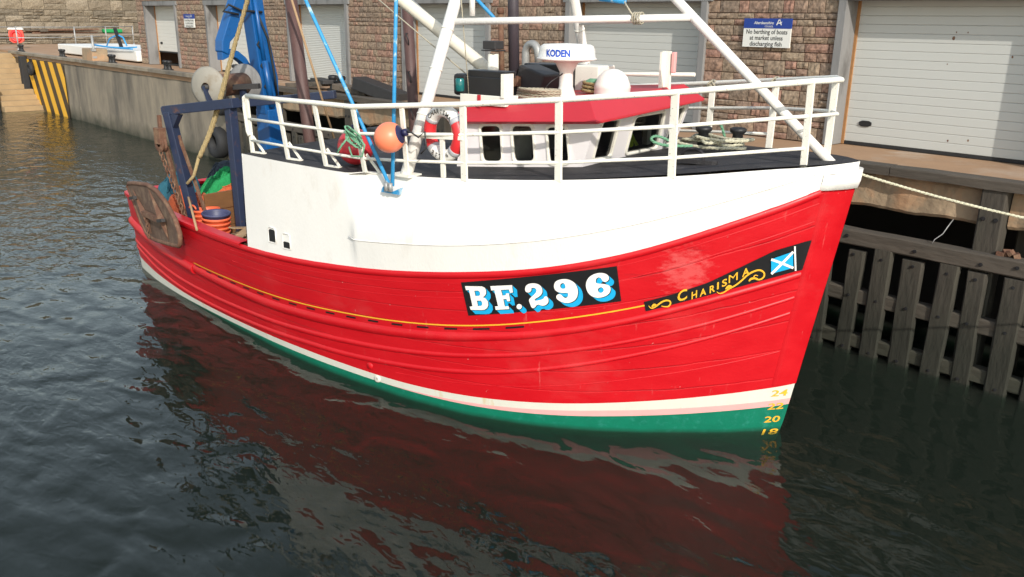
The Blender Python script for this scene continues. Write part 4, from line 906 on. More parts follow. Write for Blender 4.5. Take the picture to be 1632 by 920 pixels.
stroke(m, [(80, 648), (105, 675), (150, 655), (190, 620), (240, 592), (285, 592), (300, 615), (280, 648), (240, 652), (205, 645)], 3, 8); stroke(m, [(110, 660), (135, 632), (165, 648)], 2, 11)
tag(m.build('gold_scrolls', 'yellow_paint', nb), kind='stuff')
m = MB(); nx_ = 0
# baseline follows the board: letters placed one by one along it
base = [(362, 610, 92, 100), (497, 578, 52, 68), (575, 553, 60, 66), (668, 520, 50, 66), (737, 484, 16, 66), (782, 462, 48, 66), (845, 425, 82, 72), (968, 370, 68, 70)]
for ch, (bx, by, bw, bh) in zip('CHARISMA', base):
    vs, fs, bb = text_mesh(ch, 0.0 if ch == 'M' else .02); sl = -.40
    on_hull(m, [(bx + (x_ - bb[0]) / (bb[1] - bb[0]) * bw + (y_ - bb[2]) * 4, by + (x_ - bb[0]) / (bb[1] - bb[0]) * bw * sl - (y_ - bb[2]) / (bb[3] - bb[2]) * bh) for x_, y_ in vs], fs, nmap, .0215)
m.build('gold_lettering', 'yellow_paint', nb)
m = MB(); fl = [(1230, 205), (1425, 138), (1422, 290), (1228, 340)]
def fuv(u, v): return ((fl[0][0] * (1 - u) + fl[1][0] * u) * (1 - v) + (fl[3][0] * (1 - u) + fl[2][0] * u) * v, (fl[0][1] * (1 - u) + fl[1][1] * u) * (1 - v) + (fl[3][1] * (1 - u) + fl[2][1] * u) * v)
on_hull(m, [fuv(i / 6, j / 4) for i in range(7) for j in range(5)], [(i * 5 + j, (i + 1) * 5 + j, (i + 1) * 5 + j + 1, i * 5 + j + 1) for i in range(6) for j in range(4)], nmap, .026); m.build('blue_flag', 'blue_letter', nb)
m = MB(); stroke(m, [fuv(0, 0), fuv(.5, .5), fuv(1, 1)], 11, 11, .030); stroke(m, [fuv(0, 1), fuv(.5, .5), fuv(1, 0)], 11, 11, .0315); stroke(m, [(1440, 88), (1440, 200), (1440, 318)], 7, 7, .030); m.build('white_cross', 'white_letter', nb)
for t, z in (('24', .565), ('22', .355), ('20', .145), ('18', -.065)):
    vs, fs, bb = text_mesh(t, .015); d0 = .20 if t != '18' else .18; m = MB()
    on_hull(m, [(d0 - (x_ - bb[0]) / (bb[1] - bb[0]) * .155, z + (y_ - bb[2]) / (bb[3] - bb[2]) * .10) for x_, y_ in vs], fs, lambda x_, y_: (x_, y_), .007); m.build('draught_mark', 'yellow_paint', boat)

# ---- railings
PS = [(-8.05, 2.54, 3.34, 2.58, 4.23), (-7.14, 2.56, 3.33, 2.70, 4.24), (-6.26, 2.57, 3.32, 2.74, 4.25), (-5.44, 2.56, 3.32, 2.76, 4.25), (-4.64, 2.53, 3.36, 2.62, 4.31),
      (-3.70, 2.44, 3.42, 2.47, 4.38), (-2.42, 2.14, 3.52, 2.18, 4.50), (-1.17, 1.55, 3.64, 1.60, 4.63), (.06, .50, 3.76, .56, 4.77)]
PP = [(s, -b, z0, -bt, z1) for s, b, z0, bt, z1 in PS if -4.8 < s < 0] + [(.16, -.02, 3.79, -.03, 4.79)]
ra = empty('railing'); ra.parent = boat
for k, (s, b, z0, bt, z1) in enumerate(PS + PP):
    m = MB(); wd = .075 if s < -4 else .10
    if abs(b) < .6: wd = .085
    m.bar(L3(s, b, z0 - .03), L3(s, bt, z1 + .012), .035, wd, up=(1, 0, 0))
    o = m.build('post', 'rail_white', ra, bevel=.006)
    if s < -5 :
        m = MB(); M_ = Matrix(((1, 0, 0, s), (0, 1, 0, -b), (0, 0, 1, z0), (0, 0, 0, 1)))
        m.bar(L3(s + .03, b, z0 + .26), L3(s + .27, b - .02, z0 + .02), .02, .035); m.bar(L3(s, b, z0 + .012), L3(s + .28, b - .02, z0 + .012), .07, .02); m.build('bracket', 'rail_white', o)
def railpts(f, lst): return [L3(s, b + (bt - b) * f, z0 + (z1 - z0) * f) for s, b, z0, bt, z1 in lst]
tip = lambda z: L3(.27, .12, z)
for f, r in ((1.0, .036), (.60, .024), (.22, .022)):
    A = railpts(f, PS); Bp = railpts(f, PP)[::-1]; z = A[-1].z + .01
    pts = A + ([tip(z)] if f > .5 else []) + (Bp if f > .5 else [])
    if f < .5:
        m = MB(); m.tube(railpts(f, PS), r, 8); m.build('rail', 'rail_white', ra); m = MB(); m.tube(Bp[1:], r, 8); m.build('rail', 'rail_white', ra)
    else:
        m = MB(); m.tube(pts, r, 8); m.build('rail', 'rail_white', ra)
m = MB(); a0 = L3(-8.05, 2.58, 4.23); m.tube([a0, a0 + Vector((-.07, 0, -.03)), a0 + Vector((-.09, .01, -.2)), a0 + Vector((-.04, .0, -.55)), a0 + Vector((0, 0, -.62))], .03, 8); m.build('end_loop', 'rail_white', ra)
# ---- mast frame
mf = empty('mast_frame'); mf.parent = boat
def legp(z, sd): return L3(-4.7 + .02 * (z - 3.4), sd * (2.50 - .435 * (z - 3.36)), z)
for sd in (1, -1):
    m = MB(); m.tube([legp(3.33, sd), legp(5.0, sd), legp(6.5, sd), legp(8.6, sd)], .085, 16); m.build('leg', 'white', mf)
    m = MB(); p_ = legp(3.36, sd); m.box(p_ + Vector((0, 0, .01)), (.34, .26, .03)); m.build('foot_plate', 'rail_white', mf)
    for z in (4.15, 4.28, 4.75, 5.28):
        m = MB(); c_ = legp(z, sd); t_ = (legp(z + .1, sd) - legp(z, sd)).normalized(); m.tube([c_ - t_ * .012, c_ + t_ * .012], .092, 16); m.build('band', 'rail_white', mf)
def fwl(z): return L3(.21 + (z - 3.78) * -1.177, 0, z)
m = MB(); m.tube([fwl(3.74), fwl(5.5), fwl(7.9)], .062, 16); m.build('forward_leg', 'white', mf)
for sd in (1, -1):
    m = MB(); m.tube([legp(5.38, sd), fwl(5.48)], .048 if sd > 0 else .036, 14); m.build('tie_bar', 'white', mf)
m = MB(); m.tube([legp(5.46, 1) + Vector((.28, .12, 0)), legp(5.46, 1) + Vector((.27, .12, .4)), legp(5.9, 1) + Vector((.1, .05, .1))], .04, 10); m.build('small_bracket', 'white', mf)
m = MB(); m.tube([legp(7.5, 1), legp(7.5, -1)], .06, 12); m.build('top_bar', 'white', mf)
bm_ = empty('derrick_boom'); bm_.parent = boat
m = MB(); m.tube([L3(-5.25, 0, 4.62), L3(-5.4, 0, 4.72), L3(-7.4, 0, 5.85), L3(-9.3, 0, 6.95)], [.05, .105, .10, .08], 16); m.build('boom', 'cream', bm_)
m = MB(); m.tube([L3(-4.95, -.25, 4.35), L3(-6.2, -.25, 5.1), L3(-8.6, -.25, 6.6)], .035, 8); m.build('strut', 'galv', bm_)
m = MB(); m.tube([L3(-5.25, 0, 3.35), L3(-5.25, 0, 4.66)], .12, 14); m.box(L3(-5.25, 0, 4.62), (.2, .25, .2)); m.build('boom_post', 'cream', bm_)
m = MB()           # wire stays
m.tube([L3(-4.45, 1.45, 4.34), L3(-4.6, 1.55, 6.5)], .008, 6); m.tube([L3(-5.2, 0.6, 4.6), L3(-7.3, .9, 6.0)], .010, 6)
m.build('thin_wires', 'rope_grey', bm_)
for k, (b0, b1, z1) in enumerate(((-.7, .0, 0),)):
    pass
m = MB(); m.tube([L3(-6.2, -.3, 6.1), L3(-5.74, -.3, 5.71), L3(-5.26, -.3, 5.33)], .03, 8); m.build('blue_tie_rod', 'stay_blue', bm_)
m = MB(); m.tube([L3(-3.0, .4, 5.72), L3(-2.6, .42, 5.68)], .045, 8); m.build('blue_fender_roll', 'stay_blue', bm_)
m = MB(); m.tube([L3(-2.62, .42, 5.68), L3(-2.5, .45, 5.55), L3(-2.42, .42, 5.44)], .012, 6)
for k in range(4): m.tube([L3(-2.46 + .035 * k, .38 + .075 * math.cos(t), 5.46 + .075 * math.sin(t)) for t in np.linspace(0, 6.28, 13)[:-1]], .010, 5, closed=True)
m.build('lashing', 'rope_grey', mf)
# ---- blue shrouds to the chain plate
sh = empty('shrouds'); sh.parent = boat; cp = L3(-4.80, 2.72, 3.18)
m = MB(); m.tube([cp + Vector((0, 0, .05)), L3(-6.85, 2.35, 5.75), L3(-7.6, 2.2, 6.8)], .026, 10); m.build('shroud_bar', 'stay_blue', sh)
m = MB(); m.tube([cp + Vector((.05, 0, .05)), L3(-5.05, 2.25, 5.75), L3(-5.1, 2.1, 6.6)], .027, 10); m.build('shroud_bar', 'stay_blue', sh)
m = MB(); m.prism([(-.16, 0), (.18, 0), (.22, .10), (.05, .02), (-.06, .05), (-.12, .08)], -.03, .015, Matrix.Translation(cp + Vector((0, .0, -.05))) @ Matrix.Rotation(math.pi / 2, 4, 'X')); m.build('chain_plate', 'stay_blue', sh)
m = MB()
for dx in (-.03, .05): m.tube([cp + Vector((dx, -.04, -.02)), cp + Vector((dx, -.04, .10))], .03, 8)
m.build('shackle', 'galv', sh)
# ---- wheelhouse
wh = empty('wheelhouse'); wh.parent = boat
QS = [(-4.55, 1.62, 3.36), (-2.72, 1.17, 3.44), (-4.5, 1.55, 4.12), (-2.45, 1.2, 4.27)]
QF = [(-2.72, 1.17, 3.44), (-2.72, -1.5, 3.50), (-2.45, 1.2, 4.27), (-2.45, -1.55, 4.35)]
def wall_with_windows(Q, wins, name):
    A, Bq, C_, D_ = [L3(*p) for p in Q]; Wm = (Bq - A).length; Hm = (C_ - A).length
    nrm = (Bq - A).cross(C_ - A).normalized()
    def P(x_, y_, off=0.0):
        u, v = x_ / Wm, y_ / Hm; return (A * (1 - u) + Bq * u) * (1 - v) + (C_ * (1 - u) + D_ * u) * v + nrm * off
    loops = [[(0, 0), (Wm, 0), (Wm, Hm), (0, Hm)]]; rr = []
    for wv in wins:
        q4 = [(u * Wm, v * Hm) for u, v in wv]; r_ = []
        for i in range(4):
            p = np.array(q4[i]); a = np.array(q4[i - 1]); b = np.array(q4[(i + 1) % 4]); cut_ = .075
            p0 = p + (a - p) / np.linalg.norm(a - p) * cut_; p1 = p + (b - p) / np.linalg.norm(b - p) * cut_
            for t in np.linspace(0, 1, 5): r_.append(tuple((1 - t) ** 2 * p0 + 2 * t * (1 - t) * p + t * t * p1))
        loops.append(r_); rr.append(r_)
    vs, fs = poly_mesh(loops); m = MB(); m.add([P(*p) for p in vs], fs); o = m.build(name, 'house_white', wh)
    sol = o.modifiers.new('solid', 'SOLIDIFY'); sol.thickness = .04; sol.offset = -1 if nrm.y < 0 or nrm.x > 0 else 1
    for r_ in rr:
        c_ = np.mean(np.array(r_), axis=0); n_ = len(r_)
        def ring(k): return [tuple(np.array(p) + (np.array(p) - c_) / np.linalg.norm(np.array(p) - c_) * k) for p in r_]
        prof = [(-.012, -.02), (-.012, .012), (0, .022), (.032, .022), (.04, .002)]; rows = [[P(*p, off) for p in ring(k)] for k, off in prof]
        m = MB(); m.grid(lambda i, j: rows[j][i % n_], n_ + 1, 5, False); m.build('window_frame', 'rail_white', wh)
        m = MB(); m.add([P(*p, -.018) for p in ring(.004)], [tuple(range(n_))]); m.build('window_pane', 'pane_glass', wh)
def wq(a, b, c, d): return [d, c, b, a]
wall_with_windows(QS, [[(.216, .145), (.369, .156), (.308, .81), (.151, .806)], [(.469, .165), (.626, .179), (.549, .805), (.394, .805)], [(.746, .153), (.892, .167), (.799, .775), (.657, .782)]], 'side_wall')
wall_with_windows(QF, [[(.083, .19), (.255, .165), (.225, .82), (.06, .85)], [(.42, .15), (.78, .11), (.71, .78), (.385, .80)], [(.86, .12), (.965, .12), (.95, .80), (.85, .80)]], 'front_wall')
m = MB(); pq = [L3(-4.55, -1.66, 3.40), L3(-2.72, -1.5, 3.46), L3(-2.45, -1.55, 4.35), L3(-4.5, -1.6, 4.22)]; m.add(pq, [(0, 1, 2, 3)]); m.build('port_wall', 'house_white', wh)
m = MB(); m.add([L3(-4.55, 1.62, 3.34), L3(-4.55, -1.66, 3.34), L3(-4.5, -1.6, 4.22), L3(-4.5, 1.55, 4.12)], [(0, 1, 2, 3)]); m.build('rear_wall', 'house_white', wh)
m = MB(); m.box(L3(-3.55, -.1, 3.30), (1.7, 2.7, .04)); m.add([L3(-4.42, 1.45, 3.3), L3(-4.42, -1.5, 3.3), L3(-4.42, -1.5, 4.2), L3(-4.42, 1.45, 4.2), L3(-2.8, -1.42, 3.3), L3(-2.8, -1.42, 4.2)], [(0, 1, 2, 3), (1, 4, 5, 2)]); m.build('dark_lining', 'lining', wh)
m = MB(); m.box(L3(-2.98, -.1, 3.58), (.3, 2.3, .16)); m.box(L3(-3.05, -.75, 3.78), (.14, .4, .3)); m.box(L3(-3.0, .55, 3.76), (.14, .34, .24)); m.build('console', 'dark_steel', wh)
m = MB(); m.box(L3(-3.6, -.55, 3.9), (.06, .06, 1.0)); m.box(L3(-4.0, .9, 3.7), (.3, .3, .5)); m.box(L3(-2.80, .02, 3.70), (.14, .26, .06), Matrix.Rotation(.3, 3, 'Z')); m.box(L3(-2.78, -.75, 3.75), (.08, .12, .22)); m.box(L3(-2.82, .95, 3.70), (.1, .14, .1)); m.build('papers', 'paper', wh)
m = MB()
m.grid(lambda i, j: L3(-2.80 + .09 * math.cos(i * .5) * (1 - j / 7) + .02 * mnoise.noise((i, j, 2)), -.28 - .22 * math.sin(i * 2 * math.pi / 14) * (1 - .12 * j) + .03 * mnoise.noise((i * 1.3, j, 5)), 3.665 + .028 * j + .03 * mnoise.noise((i * .9, j, 8))), 15, 7, True)
o = m.build('hi_vis_jacket', 'hi_vis', M=MBT); tag(o, 'yellow green jacket lying inside the front wheelhouse window', 'jacket')
rf = empty('wheelhouse_roof'); rf.parent = boat
lo = [(-4.62, 1.68, 4.03), (-2.30, 1.50, 4.195), (-2.05, .9, 4.235), (-2.05, -.9, 4.27), (-2.30, -1.62, 4.295), (-4.62, -1.75, 4.15)]
lo = [(-4.62, 1.70, 4.03), (-2.30, 1.50, 4.195), (-2.28, -1.62, 4.30), (-4.62, -1.75, 4.15)]
hi = [(-4.55, 1.42, 4.25), (-2.55, 1.27, 4.42), (-2.53, -1.38, 4.515), (-4.55, -1.45, 4.37)]
m = MB(); vs = [L3(*p) for p in lo + hi] + [L3(s, b * .97, z - .035) for s, b, z in lo]
m.add(vs, [(0, 1, 5, 4), (1, 2, 6, 5), (2, 3, 7, 6), (3, 0, 4, 7), (8, 9, 1, 0), (9, 10, 2, 1), (10, 11, 3, 2), (11, 8, 0, 3), (11, 10, 9, 8)]); m.build('red_fascia', 'roof_red', rf, bevel=.008)
m = MB(); m.add([L3(s, b, z + .001) for s, b, z in hi], [(0, 1, 2, 3)]); m.build('roof_top', 'roof_red', rf)
def rz(s, b): return 4.25 + (s + 4.55) * .085 + .03 * (1.4 - b) / 1.4      # height of the roof top
# ---- things fixed on the roof
bx = empty('light_casing'); bx.parent = boat
m = MB(); m.box(L3(-4.2, 1.32, 4.34), (.82, .30, .14)); m.build('white_base', 'rail_white', bx, bevel=.01)
m = MB(); m.box(L3(-4.25, 1.478, 4.325), (.055, .012, .17)); m.build('red_mark', 'roof_red', bx)
m = MB(); m.box(L3(-4.18, 1.36, 4.53), (.72, .20, .25)); m.box(L3(-4.17, 1.30, 4.69), (.66, .26, .10)); m.build('black_screen', 'black_paint', bx, bevel=.015)
m = MB(); m.box(L3(-4.62, 1.36, 4.53), (.24, .22, .30)); m.build('lamp_hood', 'iron_black', bx, bevel=.04)
m = MB(); m.lathe([(.055, -.09), (.07, -.07), (.07, .07), (.055, .09)], c=L3(-4.6, 1.475, 4.53), n=16); m.build('green_lens', 'teal_glass', bx)
m = MB(); m.box(L3(-3.83, 1.38, 4.55), (.05, .22, .32)); m.build('white_end', 'rail_white', bx)
ve = empty('chimney_vent'); ve.parent = boat
m = MB(); m.tube([L3(-4.9, .35, 4.3), L3(-4.9, .35, 4.92)], .085, 14); m.build('pipe', 'rail_white', ve)
m = MB(); m.box(L3(-4.9, .35, 4.97), (.28, .26, .02)); m.box(L3(-4.9, .35, 5.05), (.24, .22, .12)); m.build('cap', 'dark_steel', ve, bevel=.01)
ex = empty('exhaust_stack'); ex.parent = boat
m = MB(); m.tube([L3(-4.75, 0, 4.3), L3(-4.85, 0, 7.2)], .085, 16); m.build('pipe', 'dark_pipe', ex)
m = MB(); m.box(L3(-4.72, .02, 4.52), (.34, .34, .16)); m.build('base_box', 'rust', ex, bevel=.01)
m = MB(); m.tube([L3(-4.95, .05, 4.3), L3(-5.0, .05, 5.5)], .045, 10); m.lathe([(.03, 0), (.06, .01), (.06, .09), (.03, .1)], c=L3(-5.0, .05, 5.5), n=10); m.build('thin_pole', 'rust', ex)
fn = empty('funnel_casing'); fn.parent = boat
m = MB(); m.box(L3(-4.42, -.15, 4.46), (.5, .5, .5), Matrix.Rotation(.28, 3, 'Y')); m.build('sloped_hood', 'dark_steel', fn, bevel=.03)
m = MB(); m.box(L3(-4.5, -.75, 4.55), (.9, .5, .42)); m.build('rear_casing', 'black_paint', fn, bevel=.02)
m = MB(); m.box(L3(-4.72, .3, 4.42), (.2, .18, .24)); m.build('battery_box', 'black_paint', fn, bevel=.01)
rd = empty('radar_scanner'); rd.parent = boat; rc = L3(-3.45, .5, 0)
m = MB(); m.lathe([(.18, 4.30), (.10, 4.52), (.095, 4.72), (.16, 4.84), (.22, 4.875)], c=rc, n=24); m.build('pedestal', 'white', rd)
m = MB(); m.lathe([(.0, 4.86), (.34, 4.875), (.425, 4.895), (.425, 4.915), (.405, 4.925), (.395, 5.03), (.375, 5.075), (.33, 5.10), (0, 5.115)], c=rc, n=40); m.build('radome', 'white', rd)
m = MB(); vs, fs, bb = text_mesh('KODEN', .04)
angc = math.radians(-75); vv = []
for x_, y_ in vs:
    u = (x_ - bb[0]) / (bb[1] - bb[0]); a = angc + (u - .5) * .88; r_ = .405; vv.append(rc + Vector((r_ * math.cos(a), r_ * math.sin(a), 4.938 + (y_ - bb[2]) / (bb[3] - bb[2]) * .10)))
m.add(vv, fs); m.build('blue_lettering', 'koden_blue', rd)
m = MB(); m.tube([rc + Vector((.1, -.22, 4.36)), rc + Vector((-.15, -.35, 4.48)), rc + Vector((-.05, -.3, 4.6)), rc + Vector((.0, -.1, 4.7))], .010, 6); m.build('cable', 'iron_black', rd)
dm = empty('satellite_dome'); dm.parent = boat; dc = L3(-2.98, .0, 0)
m = MB(); m.lathe([(.26, 4.36), (.26, 4.50), (.265, 4.51), (.25, 4.56), (.21, 4.66), (.14, 4.73), (.07, 4.76), (0, 4.768)], c=dc, n=32); m.build('dome', 'white', dm)
m = MB(); m.box(L3(-4.05, -.9, 4.55), (.85, .5, .42)); m.build('life_raft_cradle', 'rail_white', boat, bevel=.02)
m = MB(); m.prism([(-.02, 0), (.12, 0), (.10, .55), (-.02, .55)], -.03, .03, Matrix.Translation(L3(-2.62, -.85, 4.46)) @ Matrix.Rotation(math.pi / 2, 4, 'X')); m.box(L3(-2.60, -.78, 4.73), (.03, .16, .54)); m.build('light_screen', 'rail_white', boat)
m = MB(); m.box(L3(-2.46, -.85, 4.85), (.06, .07, .30)); m.build('lamp_lens', 'pink_paint', boat, bevel=.015)
m = MB(); m.tube([L3(-5.5, -1.6, 4.42), L3(-3.8, -1.5, 4.6), L3(-2.4, -1.45, 4.66)], .03, 8); m.build('roof_rail', 'rail_white', boat)
m = MB(); m.lathe([(.07, -.12), (.09, -.08), (.09, .08), (.07, .12)], c=L3(-3.35, -.1, 4.52), n=12, M=Matrix.Rotation(math.pi / 2, 3, 'Y')); m.build('green_float', 'rope_green', boat)
# ---- bow deck gear
m = MB()
pts = [L3(-1.32 + .16 * math.cos(t), .68 + .02 * math.cos(t), 3.77 + .09 * math.sin(t)) for t in np.linspace(0, 2 * math.pi, 25)[:-1]]
m.tube(pts, .022, 8, closed=True); m.prism(chaikin([(-.34, -.09), (.34, -.09), (.34, .09), (-.34, .09)], 2), 3.68, 3.735, Matrix.Translation((-1.32, -.68, 0))); m.build('fairlead', 'deck_black', boat)
def cap_bollard(s, b):
    m = MB(); m.lathe([(.09, 0), (.085, .02), (.075, .18), (.12, .22), (.125, .26), (.09, .28), (0, .285)], c=L3(s, b, 3.68), n=16); m.build('deck_bollard', 'iron_black', boat)
cap_bollard(-1.95, -.95); cap_bollard(-1.5, -1.15)
# ---- stern: gallows, crane, net drum, poles
ga = empty('stern_gallows'); ga.parent = boat
m = MB(); m.bar(L3(-9.55, 1.80, 1.1), L3(-9.62, 1.80, 3.98), .16, .16); m.build('leg', 'steel_navy', ga, bevel=.012)
m = MB(); m.bar(L3(-10.7, 1.95, 1.3), L3(-11.15, 2.06, 3.72), .18, .16); m.build('leg', 'steel_navy', ga, bevel=.012)
m = MB(); m.bar(L3(-11.25, 2.05, 3.74), L3(-9.45, 1.80, 3.98), .18, .17); m.build('top_beam', 'steel_navy', ga, bevel=.012)
m = MB(); m.bar(L3(-11.6, 1.9, 3.70), L3(-8.7, .2, 4.08), .16, .14); m.build('cross_beam', 'steel_navy', ga, bevel=.012)
m = MB(); m.prism([(0, 0), (.32, 0), (0, -.36)], -.05, .05, Matrix.Translation(L3(-11.1, 2.05, 3.70)) @ Matrix.Rotation(math.pi / 2, 4, 'X')); m.build('corner_gusset', 'steel_navy', ga)
for k, (s, b) in enumerate(((-10.5, 1.35), (-10.2, 1.1))):
    m = MB(); m.bar(L3(s, b, 3.85), L3(s, b, 4.18), .09, .09); m.build('bracket', 'steel_navy', ga)
m = MB(); m.bar(L3(-10.85, 1.55, 4.14), L3(-9.9, .95, 4.2), .13, .09); m.build('bracket_bar', 'dark_steel', ga)
m = MB(); m.box(L3(-11.25, 2.2, 3.52), (.07, .06, .3)); m.lathe([(.05, -.05), (.15, -.045), (.13, 0), (.15, .045), (.05, .05)], c=L3(-11.2, 2.25, 3.15), n=20, M=Matrix.Rotation(math.pi / 2, 3, 'X')); m.box(L3(-11.2, 2.25, 3.30), (.2, .14, .3)); m.build('towing_block', 'rust', ga, bevel=.01)
m = MB(); m.bar(L3(-10.95, 2.05, 1.6), L3(-11.2, 2.15, 3.1), .07, .05); m.bar(L3(-10.45, 1.9, 1.75), L3(-11.0, 2.0, 3.3), .045, .045); m.build('rusty_strut', 'rust', ga)
for k in range(16):       # rusty chain
    m = MB(); c_ = L3(-11.18 + .028 * k, 2.28 - .012 * k, 3.0 - .10 * k); R_ = Matrix.Rotation(math.pi / 2 * (k % 2) + .3, 3, 'Z')
    m.tube([c_ + R_ @ Vector((.035 * math.cos(t), 0, .07 * math.sin(t))) for t in np.linspace(0, 2 * math.pi, 11)[:-1]], .014, 6, closed=True); m.build('chain_link', 'rust', ga)
nd = empty('net_drum'); nd.parent = boat; nd.location = L3(-10.5, 1.22, 4.20); nd.rotation_euler = (0, 0, math.radians(20)); Mx = Matrix.Rotation(math.pi / 2, 3, 'X')
for b in (.56, -.56):
    m = MB(); m.lathe([(.08, .08), (.12, .085), (.31, .03), (.36, .0), (.36, -.02), (.12, -.02)], c=L3(0, b, 0), n=36, M=Mx); m.build('flange', 'grey_frame' if b < 0 else 'drum_paint', nd)
m = MB(); m.tube([L3(0, .56, 0), L3(0, -.56, 0)], .20, 24); m.build('barrel', 'rust', nd)
m = MB(); m.tube([L3(0, .70, 0), L3(0, -.80, 0)], .05, 10); m.build('axle', 'dark_steel', nd)
for b in (.66, -.74):
    m = MB(); m.bar(L3(0, b, .02), L3(.12, b, -.36), .10, .05); m.build('bracket', 'steel_navy', nd)
cr = empty('deck_crane'); cr.parent = boat
m = MB(); m.tube([L3(-11, -.05, 1.1), L3(-11, -.05, 2.9)], .2, 20); m.build('column', 'crane_blue', cr)
m = MB(); m.box(L3(-11, -.06, 3.0), (.4, .36, 1.3)); m.box(L3(-10.85, .16, 2.7), (.16, .16, .7)); m.build('king_post', 'crane_blue', cr, bevel=.02)
Mc = Matrix.Translation(L3(-11, 0, 0)) @ Matrix(((0, 0, 1, 0), (-1, 0, 0, 0), (0, 1, 0, 0), (0, 0, 0, 1)))    # polygon (b, z) extruded fore and aft
m = MB(); m.prism([(.13, 3.55), (-.20, 3.55), (-.22, 4.25), (-.02, 5.3), (.08, 6.5), (.38, 6.5), (.32, 5.6)], -.15, .15, Mc); m.build('main_boom', 'crane_blue', cr, bevel=.02)
m = MB(); m.tube([L3(-10.8, .02, 3.7), L3(-10.8, .12, 4.6)], .06, 12); m.tube([L3(-10.8, .12, 4.5), L3(-10.8, .26, 5.8)], .04, 10); m.build('ram', 'crane_blue', cr)
m = MB(); m.prism([(.38, 6.4), (.62, 6.4), (.62, 5.75), (.98, 4.98), (1.0, 4.78), (.86, 4.72), (.80, 4.95), (.52, 5.2), (.40, 5.75)], -.12, .12, Mc); m.build('folded_arm', 'crane_blue', cr, bevel=.02)
m = MB(); arc = [(.92 - .02, 4.74)] + [(.55 + .38 * math.cos(t), 4.45 + .24 * math.sin(t)) for t in np.linspace(2.6, .5, 8)][::-1]
outer = [(.98, 4.80), (.80, 4.83), (.62, 4.78), (.46, 4.66), (.34, 4.48), (.28, 4.25)]; inner = [(.36, 4.22), (.44, 4.42), (.54, 4.56), (.68, 4.66), (.82, 4.68), (.98, 4.62)]
m.prism(outer + inner, -.09, .09, Mc); m.build('grab_jaw', 'crane_blue', cr, bevel=.01)
m = MB(); m.tube([L3(-10.82, .62, 5.45), L3(-10.82, .95, 5.5), L3(-10.82, .82, 5.62), L3(-10.82, .55, 5.52), L3(-10.8, .1, 5.5)], .022, 8); m.tube([L3(-10.83, .2, 5.5), L3(-10.83, -.02, 5.0), L3(-10.83, -.12, 4.3), L3(-10.83, -.16, 3.7)], .025, 8)
for k in range(3): m.tube([L3(-10.83, .16 - .05 * k, 5.0 - .4 * k), L3(-10.83, .24 - .05 * k, 4.9 - .4 * k), L3(-10.83, .14 - .05 * k, 4.78 - .4 * k)], .016, 6)
m.build('hydraulic_hose', 'rubber', cr)
for k, (a, b_) in enumerate(((L3(-8.62, 1.0, 1.1), L3(-8.72, 1.02, 6.2)), (L3(-8.15, -1.42, 1.1), L3(-8.42, -1.40, 6.2)))):
    gp_ = empty('gantry_pole'); gp_.parent = boat; gp_['label'] = ('rusty brown pole nearer the rail', 'rusty brown pole with wire rungs')[k]
    if k == 0: a = L3(-7.9 - .25, 1.0, 1.1) + Vector((-.1, 0, 0)); b_ = L3(-8.85, 1.0, 6.2)
    m = MB(); m.tube([a, b_], .105, 18); m.build('pole', 'rust_pole', gp_)
    if k:
        for z in (3.75, 4.45, 5.15):
            m = MB(); c_ = a.lerp(b_, (z - 1.1) / 5.1); m.tube([c_, c_ + Vector((.1, -.18, 0)), c_ + Vector((.14, -.16, -.12)), c_ + Vector((.0, 0, -.3))], .012, 6); m.build('rung', 'dark_steel', gp_)
bf = empty('black_winch_frame'); bf.parent = boat
m = MB(); m.box(L3(-8.9, -1.9, 3.05), (2.0, .5, .35)); m.build('top_box', 'dark_steel', bf, bevel=.02)
for s in (-9.8, -8.0):
    m = MB(); m.bar(L3(s, -1.9, 1.1), L3(s, -1.9, 3.0), .2, .4); m.build('leg', 'dark_steel', bf)
m = MB(); m.tube([L3(-9.7, -1.9, 2.2), L3(-8.1, -1.9, 2.2)], .35, 18); m.build('winch_barrel', 'rust', bf)
for k in range(3):        # fish pound boards
    m = MB(); m.box(L3(-9.9 - .02 * k, .55 + .02 * k, 1.30 + .28 * k), (2.7, .05, .27)); m.build('pound_board', 'wood_brown', boat, bevel=.008)
m = MB(); m.box(L3(-8.75, 1.35, 1.75), (.9, .05, .5)); m.build('pound_board', 'wood_brown', boat, bevel=.008)
for k in range(3):
    m = MB(); m.box(L3(-10.86 - .01 * k, .95, 1.32 + .34 * k), (.05, 1.45, .33)); m.build('pound_board', 'wood_brown', boat, bevel=.008)
for s in (-9.0, -10.2):
    m = MB(); m.bar(L3(s, .62, 1.1), L3(s, .62, 2.15), .1, .1); m.build('pound_post', 'steel_navy', boat)

# ============================================================ loose things aboard
def own(mb, name, matn, org, label, cat, group=None, bevel=0.0):
    o = mb.build(name, matn, origin=L3(*org), M=MBT, bevel=bevel); return tag(o, label, cat, group)
